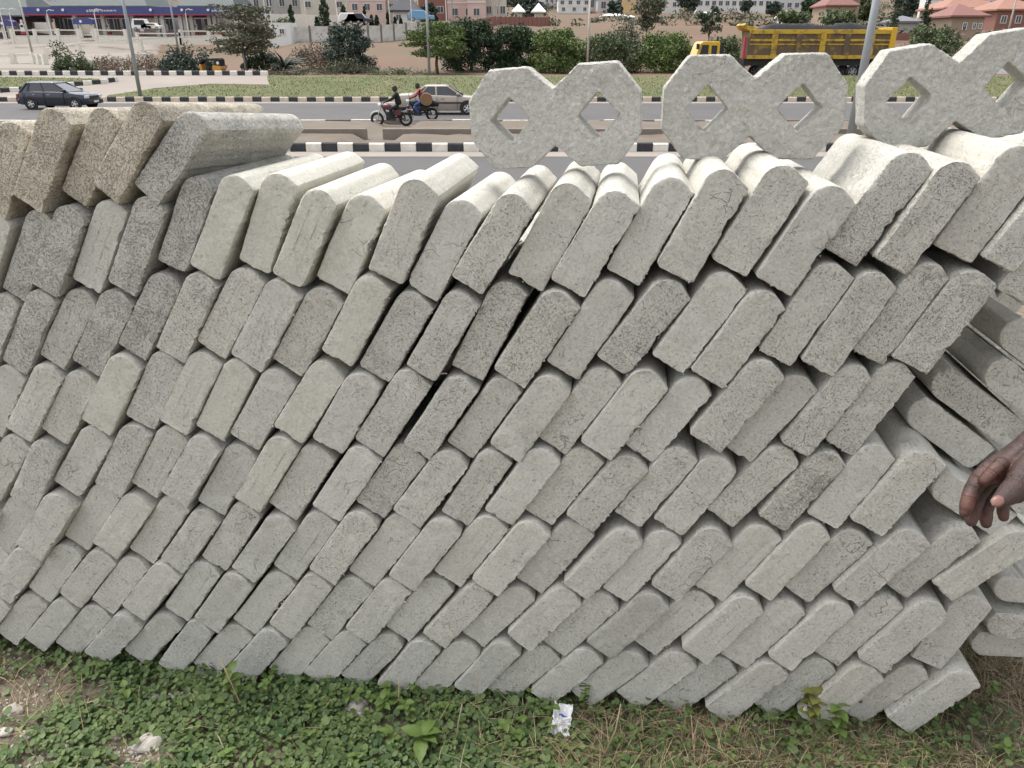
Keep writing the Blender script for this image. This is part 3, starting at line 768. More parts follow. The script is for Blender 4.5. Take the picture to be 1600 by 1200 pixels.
def tree(name, px, Y, w, h, kind, label, cat='tree', trunk=0.25, clumps=34, per=55, leaf=0.16, shape='round', group=None, flat=0.0, lean=0.0):
    """w, h in metres, standing on the ground at pixel column px and distance Y"""
    p = stand(px, Y); p.z = terrain_z(p.x, p.y); root = tag(empty(name, p), label, cat, group)
    z0 = h * trunk; cs = []
    for i in range(clumps):
        if shape == 'round':
            d = Vector((random.gauss(0, 1), random.gauss(0, 1), random.gauss(0, 1))).normalized() * random.random() ** 0.4
            c = (d.x*w*.40, d.y*w*.40, z0 + (h - z0) * (.5 + .42*d.z)); r = w * random.uniform(.10, .2)
            rr = (r, r, r*.8)
        elif shape == 'bush':
            a = random.uniform(0, 2*math.pi); f = random.random()**.8; rad = w*.5*math.sqrt(max(0.05, 1 - (f*.9)**2.2))*math.sqrt(random.random())
            c = (rad*math.cos(a), rad*math.sin(a)*.7, h*f*.86); r = w*random.uniform(.09, .16); rr = (r, r, r*.75)
        elif shape == 'layer':
            f = random.random(); rad = w*.5*(1 - 0.55*abs(f - 0.45)*1.6) * math.sqrt(random.random()); a = random.uniform(0, 2*math.pi)
            c = (rad*math.cos(a) + lean*f, rad*math.sin(a), z0 + (h - z0)*f*.94); r = w*random.uniform(.09, .17); rr = (r*1.3, r*1.3, r*.30)
        elif shape == 'column':
            f = random.random(); prof = w*.5*math.sin(math.pi*min(1, (f*.93 + .09)))**.6; a = random.uniform(0, 2*math.pi); rad = prof*random.uniform(.2, .7)
            c = (rad*math.cos(a), rad*math.sin(a), z0 + (h - z0)*f*.95); r = w*.24*(1.1 - .7*f); rr = (r, r, r*1.8)
        else:   # scrub: low and ragged
            a = random.uniform(0, 2*math.pi); rad = w*.5*math.sqrt(random.random())
            hh = h*(1 - (rad/(w*.52))**2)*random.uniform(.45, 1.0)
            c = (rad*math.cos(a), rad*math.sin(a)*.5, hh*.6); r = w*random.uniform(.06, .12); rr = (r, r, max(r*.7, hh*.42))
        cs.append((c, rr))
    V, Fq = leaf_cloud(cs, per, leaf, flat)
    V[:, 2] = np.maximum(V[:, 2], 0.02)
    link('crown' if shape != 'scrub' else 'foliage', raw_mesh('crown', V, Fq), LEAF[kind], root)
    mb = MB(); tr = max(.05, w*.022)
    if shape != 'scrub':
        mb.tube([(0, 0, -.3), (random.uniform(-.1, .1), 0, z0*.6), (random.uniform(-.2, .2), 0, z0 + (h - z0)*.45), (lean*.5, 0, h*.8)], [tr*1.3, tr, tr*.7, tr*.25], 8)
        for c, r in cs[:12]:
            b0 = (0, 0, z0 + (h - z0)*random.uniform(.0, .4)); mb.tube([b0, tuple((Vector(b0) + Vector(c))/2 + Vector((0, 0, .1))), c], [tr*.5, tr*.3, tr*.12], 5)
        mb.build('trunk', M['bark'], root, smooth=True)
    else:
        for c, r in cs[:14]: mb.tube([(c[0]*.3, c[1]*.3, -.1), (c[0]*.7, c[1]*.7, c[2]*.6), (c[0], c[1], c[2]*1.5)], [.05, .03, .012], 5)
        mb.build('stem', M['bark'], root)
    return root
def pxm(px, Y):     # metres per pixel at that place
    return (Y*cp + 0.8) / F
def T(name, px, Y, pw, ph, *a, **k):
    m = pxm(px, Y); return tree(name, px, Y, pw*m, ph*m, *a, **k)
# behind the verge, left to right
T('shrub', 118, 76, 80, 42, 'mid', 'green shrub behind the kerb left of the tall light pole', 'shrub', shape='scrub', clumps=40, per=70, leaf=.13)
T('dry_scrub', 205, 78, 165, 40, 'dry', 'wide leafless brown scrub behind the kerb, left of the orange tricycle', 'shrub', shape='scrub', clumps=70, per=80, leaf=.10)
T('sapling', 92, 79, 44, 48, 'dark', 'small dark-leaved sapling by the white railing on the left', 'tree', shape='round', clumps=9, per=26, leaf=.12, trunk=.3)
T('shrub', 300, 77, 105, 56, 'blue', 'grey-green bush right behind the orange tricycle', 'shrub', shape='scrub', clumps=60, per=80, leaf=.13)
T('umbrella_tree', 384, 77, 118, 98, 'olive', 'tall feathery umbrella tree right of the filling station canopy', 'tree', shape='layer', clumps=70, per=90, leaf=.14, trunk=.30, flat=.6)
T('shrub', 412, 80, 70, 58, 'dark', 'dark green bush under the feathery umbrella tree', 'shrub', shape='scrub', clumps=34, per=80, leaf=.13)
T('dry_scrub', 505, 80, 130, 62, 'dry', 'brown dry thicket beside the spiky palm', 'shrub', shape='scrub', clumps=80, per=90, leaf=.10)
T('dry_scrub', 545, 76, 110, 32, 'olive', 'low olive thicket along the verge in front of the rounded bush', 'shrub', shape='scrub', clumps=50, per=70, leaf=.10)
T('round_bush', 548, 78, 78, 74, 'blue', 'large rounded grey-green bush in front of the white wall', 'shrub', shape='bush', clumps=90, per=110, leaf=.12, trunk=.02)
T('flat_top_tree', 684, 75, 104, 74, 'bright', 'flat-topped bright green feathery tree beside the double street lamp', 'tree', shape='layer', clumps=80, per=100, leaf=.12, trunk=.34, flat=.6)
T('dense_tree', 735, 79, 104, 78, 'dark', 'dense dark round tree directly right of the feathery flat-topped tree', 'tree', clumps=95, per=130, leaf=.13, trunk=.03, shape='bush')
T('dense_tree', 803, 79, 92, 68, 'dark', 'dense dark tree above the left screen block', 'tree', clumps=90, per=130, leaf=.13, trunk=.03, shape='bush')
T('wide_bush', 872, 77, 98, 66, 'bright', 'broad yellow-green bush left of the thin lamp pole', 'shrub', clumps=95, per=120, leaf=.12, trunk=.02, shape='bush')
T('wide_bush', 950, 77, 104, 58, 'mid', 'broad green bush behind the thin lamp pole', 'shrub', clumps=95, per=120, leaf=.12, trunk=.02, shape='bush')
T('wide_bush', 1036, 78, 108, 56, 'bright', 'light green bush left of the yellow truck cab', 'shrub', clumps=95, per=120, leaf=.12, trunk=.02, shape='bush')
T('wide_bush', 1130, 79, 84, 50, 'mid', 'bush seen between the truck cab and its tipping body', 'shrub', clumps=85, per=110, leaf=.12, trunk=.02, shape='bush')
T('thicket', 975, 90, 110, 84, 'olive', 'brownish thicket above the green bushes near the middle', 'shrub', shape='scrub', clumps=70, per=80, leaf=.14)
T('tall_tree', 1008, 105, 50, 98, 'olive', 'tall ragged olive tree rising above the bushes near the middle', 'tree', clumps=40, per=70, leaf=.2, trunk=.3)
T('leaning_tree', 1104, 96, 46, 78, 'dark', 'dark tree with two clumps above the truck cab', 'tree', clumps=16, per=70, leaf=.17, trunk=.35)
T('low_shrub', 628, 73.6, 110, 12, 'mid', 'low weeds at the foot of the reddish bank', 'shrub', shape='scrub', clumps=40, per=40, leaf=.08)
T('low_shrub', 470, 73.6, 120, 13, 'olive', 'low weeds along the verge under the brown thicket', 'shrub', shape='scrub', clumps=40, per=40, leaf=.08)
T('wide_bush', 1452, 92, 92, 48, 'mid', 'green bush below the red roofed bungalow on the right', 'shrub', clumps=70, per=100, leaf=.15, trunk=.02, shape='bush')
T('wide_bush', 1560, 92, 110, 40, 'olive', 'olive bush at the right edge below the roofs', 'shrub', clumps=70, per=100, leaf=.15, trunk=.02, shape='bush')
# palm with a fan of stiff fronds
p = stand(446, 75.5); root = tag(empty('palm', p), 'dark spiky palm at the edge of the verge left of the brown thicket', 'palm')
LEAF['palm'] = plain('palm_frond', (0.035, 0.055, 0.04), 0.6, 0.3, 3)
for k in range(26):
    az = random.uniform(0, 2*math.pi); el = random.uniform(.45, 1.45); L = random.uniform(1.7, 2.7); mb = MB(); n = 7; prev = []
    for i in range(n + 1):
        f = i / n; e = el - f*.55; q = Vector((math.cos(az)*math.cos(e), math.sin(az)*math.cos(e), math.sin(e)))*L*f + Vector((0, 0, .3)); sd = Vector((-math.sin(az), math.cos(az), 0))*(.17*(1 - f)**.6 + .01)
        prev.append((q - sd, q + Vector((0, 0, .05)), q + sd))
    b = [x for t3 in prev for x in t3]
    mb.add(b, [(3*i + j, 3*i + j + 1, 3*i + j + 4, 3*i + j + 3) for i in range(n) for j in (0, 1)])
    mb.build('frond', LEAF['palm'], root)
MB().tube([(0, 0, -.2), (0, 0, .5)], [.25, .18], 10).build('trunk', M['bark'], root)
# cypresses in the compound behind, and the tall dark ones on the right
for i, (px, Y, pw, ph, lab) in enumerate(((459, 128, 15, 46, 'slim dark cypress by the small white gatehouse'), (509, 132, 20, 58, 'tallest of the cypresses by the white wall'),
        (497, 130, 10, 30, 'thin cypress just left of the tallest one'), (539, 150, 11, 34, 'single cypress in front of the pink house, left part'),
        (571, 145, 8, 34, 'narrow cypress in front of the pink house wall'), (582, 140, 8, 24, 'small cypress behind the white wall, left of two'), (590, 140, 8, 24, 'small cypress behind the white wall, right of two'),
        (607, 142, 7, 28, 'narrow cypress left of the black gable roof'), (618, 141, 8, 20, 'short cypress under the black gable roof, left one'), (627, 141, 8, 18, 'short cypress under the black gable roof, right one'),
        (1390, 118, 24, 92, 'tall dark cypress right of the yellow tipper body'), (1440, 118, 17, 78, 'tall slim cypress left of the red roofed bungalow'))):
    T('cypress', px, Y, pw, ph, 'dark', lab, 'cypress', shape='column', clumps=40, per=40, leaf=.16 if px > 1300 else .2, trunk=.05, group='cypresses behind the road')
# further trees on the slope
for (px, Y, pw, ph, kind, lab) in ((1074, 300, 36, 40, 'blue', 'large round dark tree in front of the long white terrace'), (1265, 210, 36, 46, 'dark', 'big round tree left of the red gabled house'),
        (1300, 215, 44, 40, 'mid', 'tree behind the heap of coal at centre right'), (1345, 190, 40, 44, 'mid', 'tree right of the red gabled house'), (1240, 160, 60, 22, 'mid', 'bush above the left half of the tipper body'), (1310, 155, 64, 24, 'mid', 'bush right above the coal heap'),
        (1415, 200, 44, 56, 'blue', 'hazy tree between the two tall cypresses'), (1500, 260, 80, 50, 'blue', 'dark tree mass behind the red roofs'), (1565, 250, 70, 44, 'dark', 'trees behind the blue water tank'), (1470, 240, 40, 40, 'blue', 'grey tree above the small white house'),
        (672, 175, 34, 32, 'blue', 'round tree right of the black gable roof'), (826, 230, 40, 36, 'blue', 'tree between the two small white pavilions'), (960, 260, 26, 26, 'blue', 'tree before the orange tower'), (1020, 280, 44, 36, 'mid', 'spreading tree right of the orange tower'),
        (1165, 290, 20, 20, 'blue', 'thin tree before the long white terrace'), (1206, 280, 24, 22, 'blue', 'small tree at the right end of the long white terrace'), (845, 300, 20, 20, 'blue', 'small tree behind the right pavilion'), (20, 200, 30, 14, 'mid', 'shrub by the left filling station'),
        (440, 150, 50, 20, 'mid', 'bushes beyond the small gatehouse'), (800, 420, 60, 16, 'blue', 'line of far trees above the red wall'), (745, 190, 26, 18, 'mid', 'palm-like bush by the red brick house')):
    T('slope_tree', px, Y, pw, ph, kind, lab, 'tree', clumps=34, per=60, leaf=.0045*Y*.42 + .06, trunk=.05, group='trees on the far slope')
# undergrowth covering much of the far slope
cs = []
for i in range(900):
    y = random.uniform(112, 520); x = (random.uniform(-.36, .62))*y*.97
    row = 0
    if -.22 < x/y < .13 and y < 200 and random.random() < .92: continue
    if .13 <= x/y and y < 110: continue
    d_ = noise.noise(Vector((x*.02, y*.012, 7)))
    if d_ < .0 and x/y < .36: continue
    s_ = random.uniform(.5, 1.6)*(1 + y/400); cs.append(((x, y, terrain_z(x, y) + s_*.35), (s_*1.5, s_*1.2, s_*.75)))
V, Fq = leaf_cloud(cs, 60, .42)
tag(link('undergrowth', raw_mesh('undergrowth', V, Fq), LEAF['olive']), kind='stuff')
# bare tree in front of the brick houses
p = stand(774, 165); root = tag(empty('bare_tree', p), 'bare pale tree standing before the cream house above the red wall', 'tree'); mb = MB()
for dx, dz, top in ((0, 0, 1), (-2.2, 0, .9), (2.4, 0, .95)): mb.tube([(0, 0, 0), (dx*.15, 0, 3.4), (dx*.6, 0, 5.4), (dx, 0, 7.6*top)], [.22, .17, .10, .03], 6)
mb.build('trunk', M['pole_tan'], root)

# ------------------------------------------------------------------ buildings
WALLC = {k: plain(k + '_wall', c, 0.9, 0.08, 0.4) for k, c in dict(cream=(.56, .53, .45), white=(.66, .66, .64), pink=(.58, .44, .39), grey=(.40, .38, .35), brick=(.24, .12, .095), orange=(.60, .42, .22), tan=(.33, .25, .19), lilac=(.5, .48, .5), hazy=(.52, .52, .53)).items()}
ROOFC = {k: plain(k + '_roof', c, 0.75, 0.12, 0.8) for k, c in dict(green=(.10, .118, .115), black=(.055, .057, .065), red=(.20, .095, .08), orange=(.29, .15, .108), cream=(.62, .58, .48), white=(.72, .71, .68), slate=(.17, .17, .19), brown=(.22, .14, .115), purple=(.12, .11, .14)).items()}
def hip_roof(mb, x0, x1, y0, y1, z, rise, over=.5, ridge=None):
    x0 -= over; x1 += over; y0 -= over; y1 += over; ins = min((x1 - x0)/2, (y1 - y0)/2)*.98; ym = (y0 + y1)/2
    ins = ins if ridge is None else ridge
    mb.add([(x0,y0,z),(x1,y0,z),(x1,y1,z),(x0,y1,z),(x0+ins,ym,z+rise),(x1-ins,ym,z+rise),(x0,y0,z-.25),(x1,y0,z-.25),(x1,y1,z-.25),(x0,y1,z-.25)],
           [(0,1,5,4),(1,2,5),(2,3,4,5),(3,0,4),(6,7,1,0),(7,8,2,1),(8,9,3,2),(9,6,0,3),(6,9,8,7)])
win_me = {}
def window(parent, x, z, w, h, y=0.0, frame='white', arch=False):
    """window on the front wall (facing the camera, -y): frame with a pane set into it"""
    key = (round(w, 2), round(h, 2), frame)
    if key not in win_me:
        f = MB(); t_ = .09
        for a in ((-w/2-t_, -w/2, -h/2-t_, h/2+t_), (w/2, w/2+t_, -h/2-t_, h/2+t_), (-w/2, w/2, h/2, h/2+t_), (-w/2, w/2, -h/2-t_, -h/2)): f.box(a[0], a[1], -.10, .04, a[2], a[3])
        f.box(-.03, .03, -.07, .0, -h/2, h/2)
        a = f.mesh('window'); a.materials.append(WALLC[frame]); g = MB().box(-w/2, w/2, -.03, .03, -h/2, h/2).mesh('pane'); g.materials.append(M['window']); win_me[key] = (a, g)
    a, g = win_me[key]
    o = bpy.data.objects.new('window', a); COL.objects.link(o); o.parent = parent; o.location = (x, y, z)
    q = bpy.data.objects.new('pane', g); COL.objects.link(q); q.parent = o
def house(name, px0, px1, row, Y, h, wall, roof, rise, label, depth=9, wins=(), over=.5, cat='house', storey=None, base=1.5, rz=0, group=None):
    a = stand(px0, Y).x; b = stand(px1, Y).x; m = pxm(0, Y)
    z = at(800, row, Y).z; w = b - a
    root = tag(empty(name, ((a + b)/2, Y, z), rz), label, cat, group)
    base = max(base, z - gz((a + b)/2, Y) + 1.5)
    MB().box(-w/2, w/2, 0, depth, -base, h).build('wall', WALLC[wall], root)
    if roof:
        r = MB(); hip_roof(r, -w/2, w/2, 0, depth, h + .26, rise, over); r.build('roof', ROOFC[roof], root)
    for (fx, fz, ww, wh) in wins: window(root, (fx - .5)*w, fz*h, ww, wh, -.03)
    if storey: MB().box(-w/2 - .06, w/2 + .06, -.12, -.004, storey*h - .12, storey*h + .12).build('string_course', WALLC['white'], root)
    return root
row2 = lambda n, z, w, h: [((i + .5)/n, z, w, h) for i in range(n)]
# left and centre rows of houses above the compound wall
house('apartment_house', 396, 474, 26, 205, 10, 'grey', 'green', 3, 'grey flats with dark windows at upper left of centre', 9, row2(4, .3, 1.2, 1.5) + row2(5, .72, 1.2, 1.6), storey=.5)
house('two_storey_house', 472, 545, 22, 200, 6.8, 'cream', 'cream', 1.8, 'cream two-storey house behind the tallest cypress', 9, row2(3, .3, 1.3, 1.2) + row2(4, .75, 1.4, 1.4), storey=.5)
house('two_storey_house', 547, 604, 25, 190, 6.4, 'pink', 'cream', 1.6, 'pink two-storey house with cream roof', 9, row2(3, .28, 1.2, 1.3) + row2(3, .76, 1.3, 1.5), storey=.5)
house('two_storey_house', 606, 634, 24, 192, 6.2, 'cream', 'cream', 1.6, 'narrow cream house right of the pink one', 9, row2(2, .28, 1.1, 1.3) + row2(2, .76, 1.1, 1.4), storey=.5)
house('gable_house', 615, 650, 36, 165, 2.0, 'white', 'black', 3.2, 'white lodge with steep black roof behind the wall', 7, row2(2, .5, .9, .9), over=.9)
house('brick_house', 655, 700, 30, 185, 6.6, 'brick', 'cream', 1.5, 'dark brick house left of the water tank', 9, row2(2, .28, 1.3, 1.2) + row2(3, .76, .9, 1.6))
house('two_storey_house', 700, 744, 33, 178, 6.9, 'pink', 'cream', 1.4, 'pink and brick house with a black water tank on its left', 9, row2(2, .25, 1.3, 1.3) + row2(3, .74, 1.0, 1.4), storey=.5)
house('two_storey_house', 731, 759, 33, 174, 6.7, 'pink', 'cream', 1.4, 'pink bay with brick ground floor left of the bare tree', 6, row2(1, .25, 1.2, 1.3) + row2(1, .76, 1.4, 1.3), storey=.52)
house('two_storey_house', 759, 791, 31, 178, 6.6, 'cream', 'cream', 1.4, 'cream house behind the bare tree', 9, row2(3, .28, 1.0, 1.4) + row2(3, .76, 1.0, 1.4))
for o, z in ((stand(703, 172), 0),):
    r_ = tag(empty('water_tank', at(702, 22, 172)), 'black water tank on a thin stand by the pink and brick house', 'water tank')
    MB().tube([(0, 0, 2.6), (0, 0, 4.1)], .8, 14).build('tank', M['black_plastic'], r_)
    m_ = MB(); [m_.tube([(a_, b_, -3), (a_, b_, 2.6)], .06, 6) for a_ in (-.6, .6) for b_ in (-.6, .6)]; m_.build('stand', M['pole'], r_)
# small pavilions, far houses
house('pavilion', 804, 816, 30, 215, 1.5, 'cream', 'white', 1.8, 'small white pavilion, left one behind the red wall', 3, over=.8)
house('pavilion', 835, 848, 30, 215, 1.5, 'cream', 'white', 2.0, 'small white pavilion, right one behind the red wall', 3, over=.8)
house('far_house', 872, 922, 20, 330, 5.0, 'white', 'slate', 3.5, 'white two-storey house with slate roof and four square windows', 9, row2(4, .72, 1.3, 1.3) + row2(3, .25, 1.2, 1.2), storey=.45)
house('far_house', 838, 852, 15, 340, 4.2, 'white', 'slate', 4, 'small white gabled house far behind the right pavilion', 7, row2(2, .5, 1, 1.2))
house('far_house', 850, 874, 16, 360, 6, 'lilac', 'slate', 3, 'lilac-grey house in the haze left of the slate roofed one', 9, row2(3, .6, 1.2, 1.3))
house('far_house', 905, 932, 17, 345, 5.6, 'white', 'slate', 3, 'white house wing with tall window strip right of the slate roofed one', 8, row2(2, .5, 1.2, 3.0))
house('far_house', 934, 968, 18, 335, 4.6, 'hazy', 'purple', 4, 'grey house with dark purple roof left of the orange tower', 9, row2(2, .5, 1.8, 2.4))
house('tower', 970, 993, 20, 300, 12, 'orange', None, 0, 'tall orange-yellow tower block near the top middle', 6, row2(1, .35, 1, 1.4) + row2(1, .7, 1, 1.4), cat='building')
house('shed', 940, 978, 32, 235, 1.0, 'grey', 'white', .5, 'long low shed with a bright white roof on the brown slope', 4, cat='shed', over=.3)
house('shed', 982, 992, 33, 236, .8, 'grey', 'white', .5, 'tiny white shed right of the long low one', 3, cat='shed', over=.3)
house('terrace', 1088, 1203, 20, 320, 5.2, 'white', 'cream', 3.2, 'long white terrace with a row of small windows, centre right', 9, row2(11, .62, 1.4, 1.5), cat='building')
house('far_house', 1026, 1062, 21, 315, 6.0, 'white', 'cream', 3, 'white house with cream roof left of the big round tree', 9, row2(2, .5, 1.2, 1.4))
house('shed', 1086, 1124, 27, 270, 1.0, 'grey', 'white', .4, 'white roofed shed below the long terrace', 4, cat='shed', over=.3)
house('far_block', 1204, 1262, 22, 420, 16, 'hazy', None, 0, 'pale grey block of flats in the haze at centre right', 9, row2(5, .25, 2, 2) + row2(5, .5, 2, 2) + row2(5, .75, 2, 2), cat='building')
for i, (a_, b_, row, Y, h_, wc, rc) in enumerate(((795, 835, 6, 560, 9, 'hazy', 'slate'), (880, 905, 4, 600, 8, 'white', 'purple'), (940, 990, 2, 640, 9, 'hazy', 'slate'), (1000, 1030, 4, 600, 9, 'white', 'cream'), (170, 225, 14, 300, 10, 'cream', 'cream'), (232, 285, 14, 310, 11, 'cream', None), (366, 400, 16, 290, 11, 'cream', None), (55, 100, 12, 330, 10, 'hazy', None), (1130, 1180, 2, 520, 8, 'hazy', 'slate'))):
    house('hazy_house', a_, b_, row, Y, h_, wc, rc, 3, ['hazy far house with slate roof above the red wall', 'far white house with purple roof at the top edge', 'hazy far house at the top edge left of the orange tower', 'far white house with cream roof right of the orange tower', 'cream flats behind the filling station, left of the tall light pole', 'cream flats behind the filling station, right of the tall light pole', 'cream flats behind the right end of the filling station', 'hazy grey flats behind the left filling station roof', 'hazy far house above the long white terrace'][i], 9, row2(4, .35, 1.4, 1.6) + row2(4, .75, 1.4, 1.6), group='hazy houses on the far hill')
# right: red roofs
house('red_gabled_house', 1288, 1334, 36, 170, 3.0, 'brown' if 'brown' in WALLC else 'tan', 'red', 2.6, 'red gabled house half hidden above the coal heap', 8, row2(2, .5, .9, 1.1))
house('red_gabled_house', 1312, 1338, 25, 176, 3.4, 'tan', 'red', 2.0, 'higher red roof behind the red gabled house', 8)
house('white_gable', 1225, 1248, 38, 175, 1.2, 'white', 'white', 1.4, 'low white gable seen above the left end of the coal heap', 5)
house('bungalow', 1482, 1532, 54, 125, 2.3, 'tan', 'red', 1.7, 'tan bungalow with a red hip roof and white framed windows', 7, ((.42, .5, .5, .8), (.72, .5, .4, .7), (.9, .5, .4, .6)), over=.6)
house('bungalow', 1470, 1560, 42, 150, 2.8, 'tan', 'orange', 2.3, 'long orange-red roofed bungalow behind the tan one', 9, row2(4, .5, .8, 1.0), over=.6)
house('bungalow', 1552, 1620, 44, 140, 2.6, 'brick', 'orange', 2.0, 'reddish roofed bungalow at the right edge of the photo', 9, row2(3, .5, .8, 1.0), over=.6)
house('dark_roof_house', 1568, 1640, 22, 210, 3.0, 'tan', 'purple', 4, 'dark purple roof rising at the upper right corner', 9)
house('white_house', 1447, 1464, 24, 190, 5.4, 'white', None, 0, 'small square white house right of the slim cypress', 5, ((.3, .7, .8, 1.1), (.7, .7, .8, 1.1), (.5, .3, .9, 1.1)))
house('white_awning', 1540, 1574, 9, 260, 1.0, 'hazy', 'white', .8, 'white metal roof at the top right', 5, cat='shed')
house('rubble_house', 1396, 1432, 54, 128, 1.6, 'grey', 'slate', .8, 'low grey outbuilding between the two tall cypresses', 4, cat='shed')
b_ = at(1565, 22, 170); r_ = tag(empty('water_tank', b_), 'blue water tank above the orange-red roofs', 'water tank')
MB().tube([(0, 0, 0), (0, 0, 1.5)], .75, 14).build('tank', plain('blue_plastic', (.10, .14, .30), .5, .1), r_); MB().box(-.5, .5, -.5, .5, -4, 0).build('stand', WALLC['tan'], r_)
# compound walls
def long_wall(name, pts, h, m, label, pier=3.2, piercol=None, cat='wall', thick=.22):
    P = [at(px, row, Y) for px, row, Y in pts]; root = tag(empty(name, P[0]), label, cat)
    for i in range(len(P) - 1):
        d = P[i+1] - P[i]; L = d.length; n = max(1, round(L / pier)); me = None; ang = math.atan2(d.y, d.x)
        for k in range(n):
            q = P[i] + d * ((k + .5)/n); pm = MB().box(-L/n/2 + .09, L/n/2 - .09, -thick/2, thick/2, -1.2, h + random.uniform(-.05, .05))
            pm.build('wall_panel', m, root, loc=q - P[0], rot=(0, 0, ang))
            pp = P[i] + d * (k/n); MB().box(-.14, .14, -thick*.8, thick*.8, -1.2, h + .12).build('pier', piercol or m, root, loc=pp - P[0], rot=(0, 0, ang))
    return root
t = NT('stained_white_wall'); tc = t.coords(False); a = t.noise(tc, .5, 6, .7); 
t.l(t.mix(t.ramp(a, [(.45, 0.), (.75, 1.)]), (.60, .59, .55), (.27, .25, .22)), t.b.inputs['Base Color']); t.b.inputs['Roughness'].default_value = .95; M['stained'] = t.m
long_wall('compound_wall', [(455, 63, 120), (575, 61, 122), (706, 51, 135)], 1.75, M['stained'], 'stained white compound wall with dark piers above the brown bank', 2.6, M['old_concrete'])
long_wall('compound_wall', [(412, 36, 150), (540, 38, 152)], 1.5, M['white_paint'], 'upper white wall below the grey flats', 6)
long_wall('red_wall', [(706, 50, 137), (745, 48, 142), (775, 40, 165), (858, 40, 180)], 1.55, WALLC['brick'], 'dark red compound wall on the crest of the brown slope', 1.6)
long_wall('red_wall', [(1386, 66, 122), (1436, 66, 122)], 1.2, WALLC['brick'], 'short red wall right of the yellow tipper body', 2.4)
house('gatehouse', 424, 456, 66, 118, 2.5, 'white', None, 0, 'small flat white gatehouse beside the slim cypress', 4, ((.6, .55, .6, .6),), cat='hut')

# ------------------------------------------------------------------ filling station on the left
M['navy'] = plain('navy_fascia', (.055, .065, .19), .5, .08, 1); M['fuel_red'] = plain('red_shopfront', (.36, .045, .06), .6, .1, 1); M['sign_white'] = plain('white_sign', (.72, .72, .72), .6, .05, 1)
YS = 176; ms = pxm(0, YS)
def text(name, s, size, loc, parent, m, depth=.03, bold=0.0):
    cu = bpy.data.curves.new(name, 'FONT'); cu.body = s; cu.size = size; cu.extrude = depth; cu.offset = bold; cu.align_x = 'LEFT'; cu.align_y = 'CENTER'
    o = bpy.data.objects.new(name, cu); COL.objects.link(o); dg = bpy.context.evaluated_depsgraph_get(); me = bpy.data.meshes.new_from_object(o.evaluated_get(dg)); bpy.data.objects.remove(o)
    q = link(name, me, m, parent, loc, (R(90), 0, 0)); return q
def canopy(px0, px1, row_top, label, roofs, cols, texts, Y=YS, fas=1.35, pillar_row=50, dep=16):
    a, b = stand(px0, Y).x, stand(px1, Y).x; zt = at(800, row_top, Y).z; zb = at(800, pillar_row, Y).z; w = b - a
    root = tag(empty('filling_station_canopy', ((a + b)/2, Y, zb)), label, 'canopy'); h = zt - zb
    MB().box(-w/2, w/2, 0, dep, h - fas, h).build('fascia', M['navy'], root)
    MB().box(-w/2 + .05, w/2 - .05, -.03, dep, h - fas - .18, h - fas - .004).build('fascia_stripe', M['fuel_red'], root)
    for p0, p1, rise in roofs:
        r = MB(); x0 = stand(p0, Y).x - (a + b)/2; x1 = stand(p1, Y).x - (a + b)/2; hip_roof(r, x0, x1, .5, dep - .5, h + .28, rise, 0, (x1 - x0)*.25); r.build('roof', ROOFC['green'], root)
    for c in cols:
        x = stand(c, Y).x - (a + b)/2
        MB().box(x - .36, x + .36, 1.2, 1.9, -1, h - fas).build('pillar', WALLC['hazy'] if int(c) % 2 else WALLC['grey'], root)
    for c, s, sz in texts:
        x = stand(c, Y).x - (a + b)/2; text('lettering', s, sz, (x, -.04, h - fas/2), root, M['sign_white'], .02, .012)
    return root
canopy(43, 392, 11, 'long navy fuel canopy with hip roofs and SALBAS lettering', ((88, 238, 5.5), (284, 372, 5.5)), (77, 119, 162, 201, 208, 246, 255, 283, 290, 300, 328, 336),
       ((144.5, 'o', .8), (149, 'SALBAS', .62), (167, 'OIL & GAS NIG LTD.', .36), (337.5, 'o', .7), (341, 'SALBAS', .50), (352.5, 'OIL & GAS NIG LTD.', .27)))
for px in (59.5, 98, 235, 284, 325, 378):      # floodlights under the fascia edge
    q = at(px, 15.5, YS - .35); r_ = tag(empty('floodlight', q), 'white floodlight on the navy fascia above pixel', 'floodlight')
    r_['label'] = {59.5: 'white round floodlight at the left end of the navy fascia', 98: 'white round floodlight left of the first SALBAS lettering', 235: 'white round floodlight right of the tall light pole', 284: 'white round floodlight at the middle of the fascia', 325: 'white round floodlight left of the second SALBAS lettering', 378: 'white round floodlight at the right end of the fascia'}[px]; r_['group'] = 'floodlights on the fuel canopy'
    MB().tube([(0, -.1, 0), (0, .1, 0)], .26, 12).build('lens', M['sign_white'], r_); MB().box(-.12, .12, .1, .34, -.08, .08).build('bracket', M['pole'], r_)
canopy(-70, 26, 26, 'left filling station canopy with a broad grey-green roof', ((-70, 52, 6),), (-30, 12), (), Y=178, fas=.5, pillar_row=51)
def small_canopy(px0, px1, row, label):
    Y = 168; a, b = stand(px0, Y).x, stand(px1, Y).x; zt = at(800, row, Y).z; zb = at(800, row + 21, Y).z; w = b - a; h = zt - zb
    root = tag(empty('entrance_arch', ((a + b)/2, Y, zb)), label, 'gate')
    MB().prism([(-w/2, h - 1.0), (w/2, h - 1.0), (w/2, h - .15), (w*.3, h + .12), (-w*.3, h + .12), (-w/2, h - .15)], 'y', 0, 2.0).build('fascia', M['navy'], root)
    MB().tube([(-w*.1, -.03, h - .5), (-w*.1, .02, h - .5)], .26, 14).build('emblem', M['sign_white'], root)
    for s in (-.28, .28): MB().box(s*w - .18, s*w + .18, .7, 1.1, -1, h - 1.0).build('post', WALLC['white'], root)
small_canopy(1, 26, 32, 'small navy arch sign at the far left of the filling station'); small_canopy(121, 152, 29, 'small navy entrance arch between the white walls')
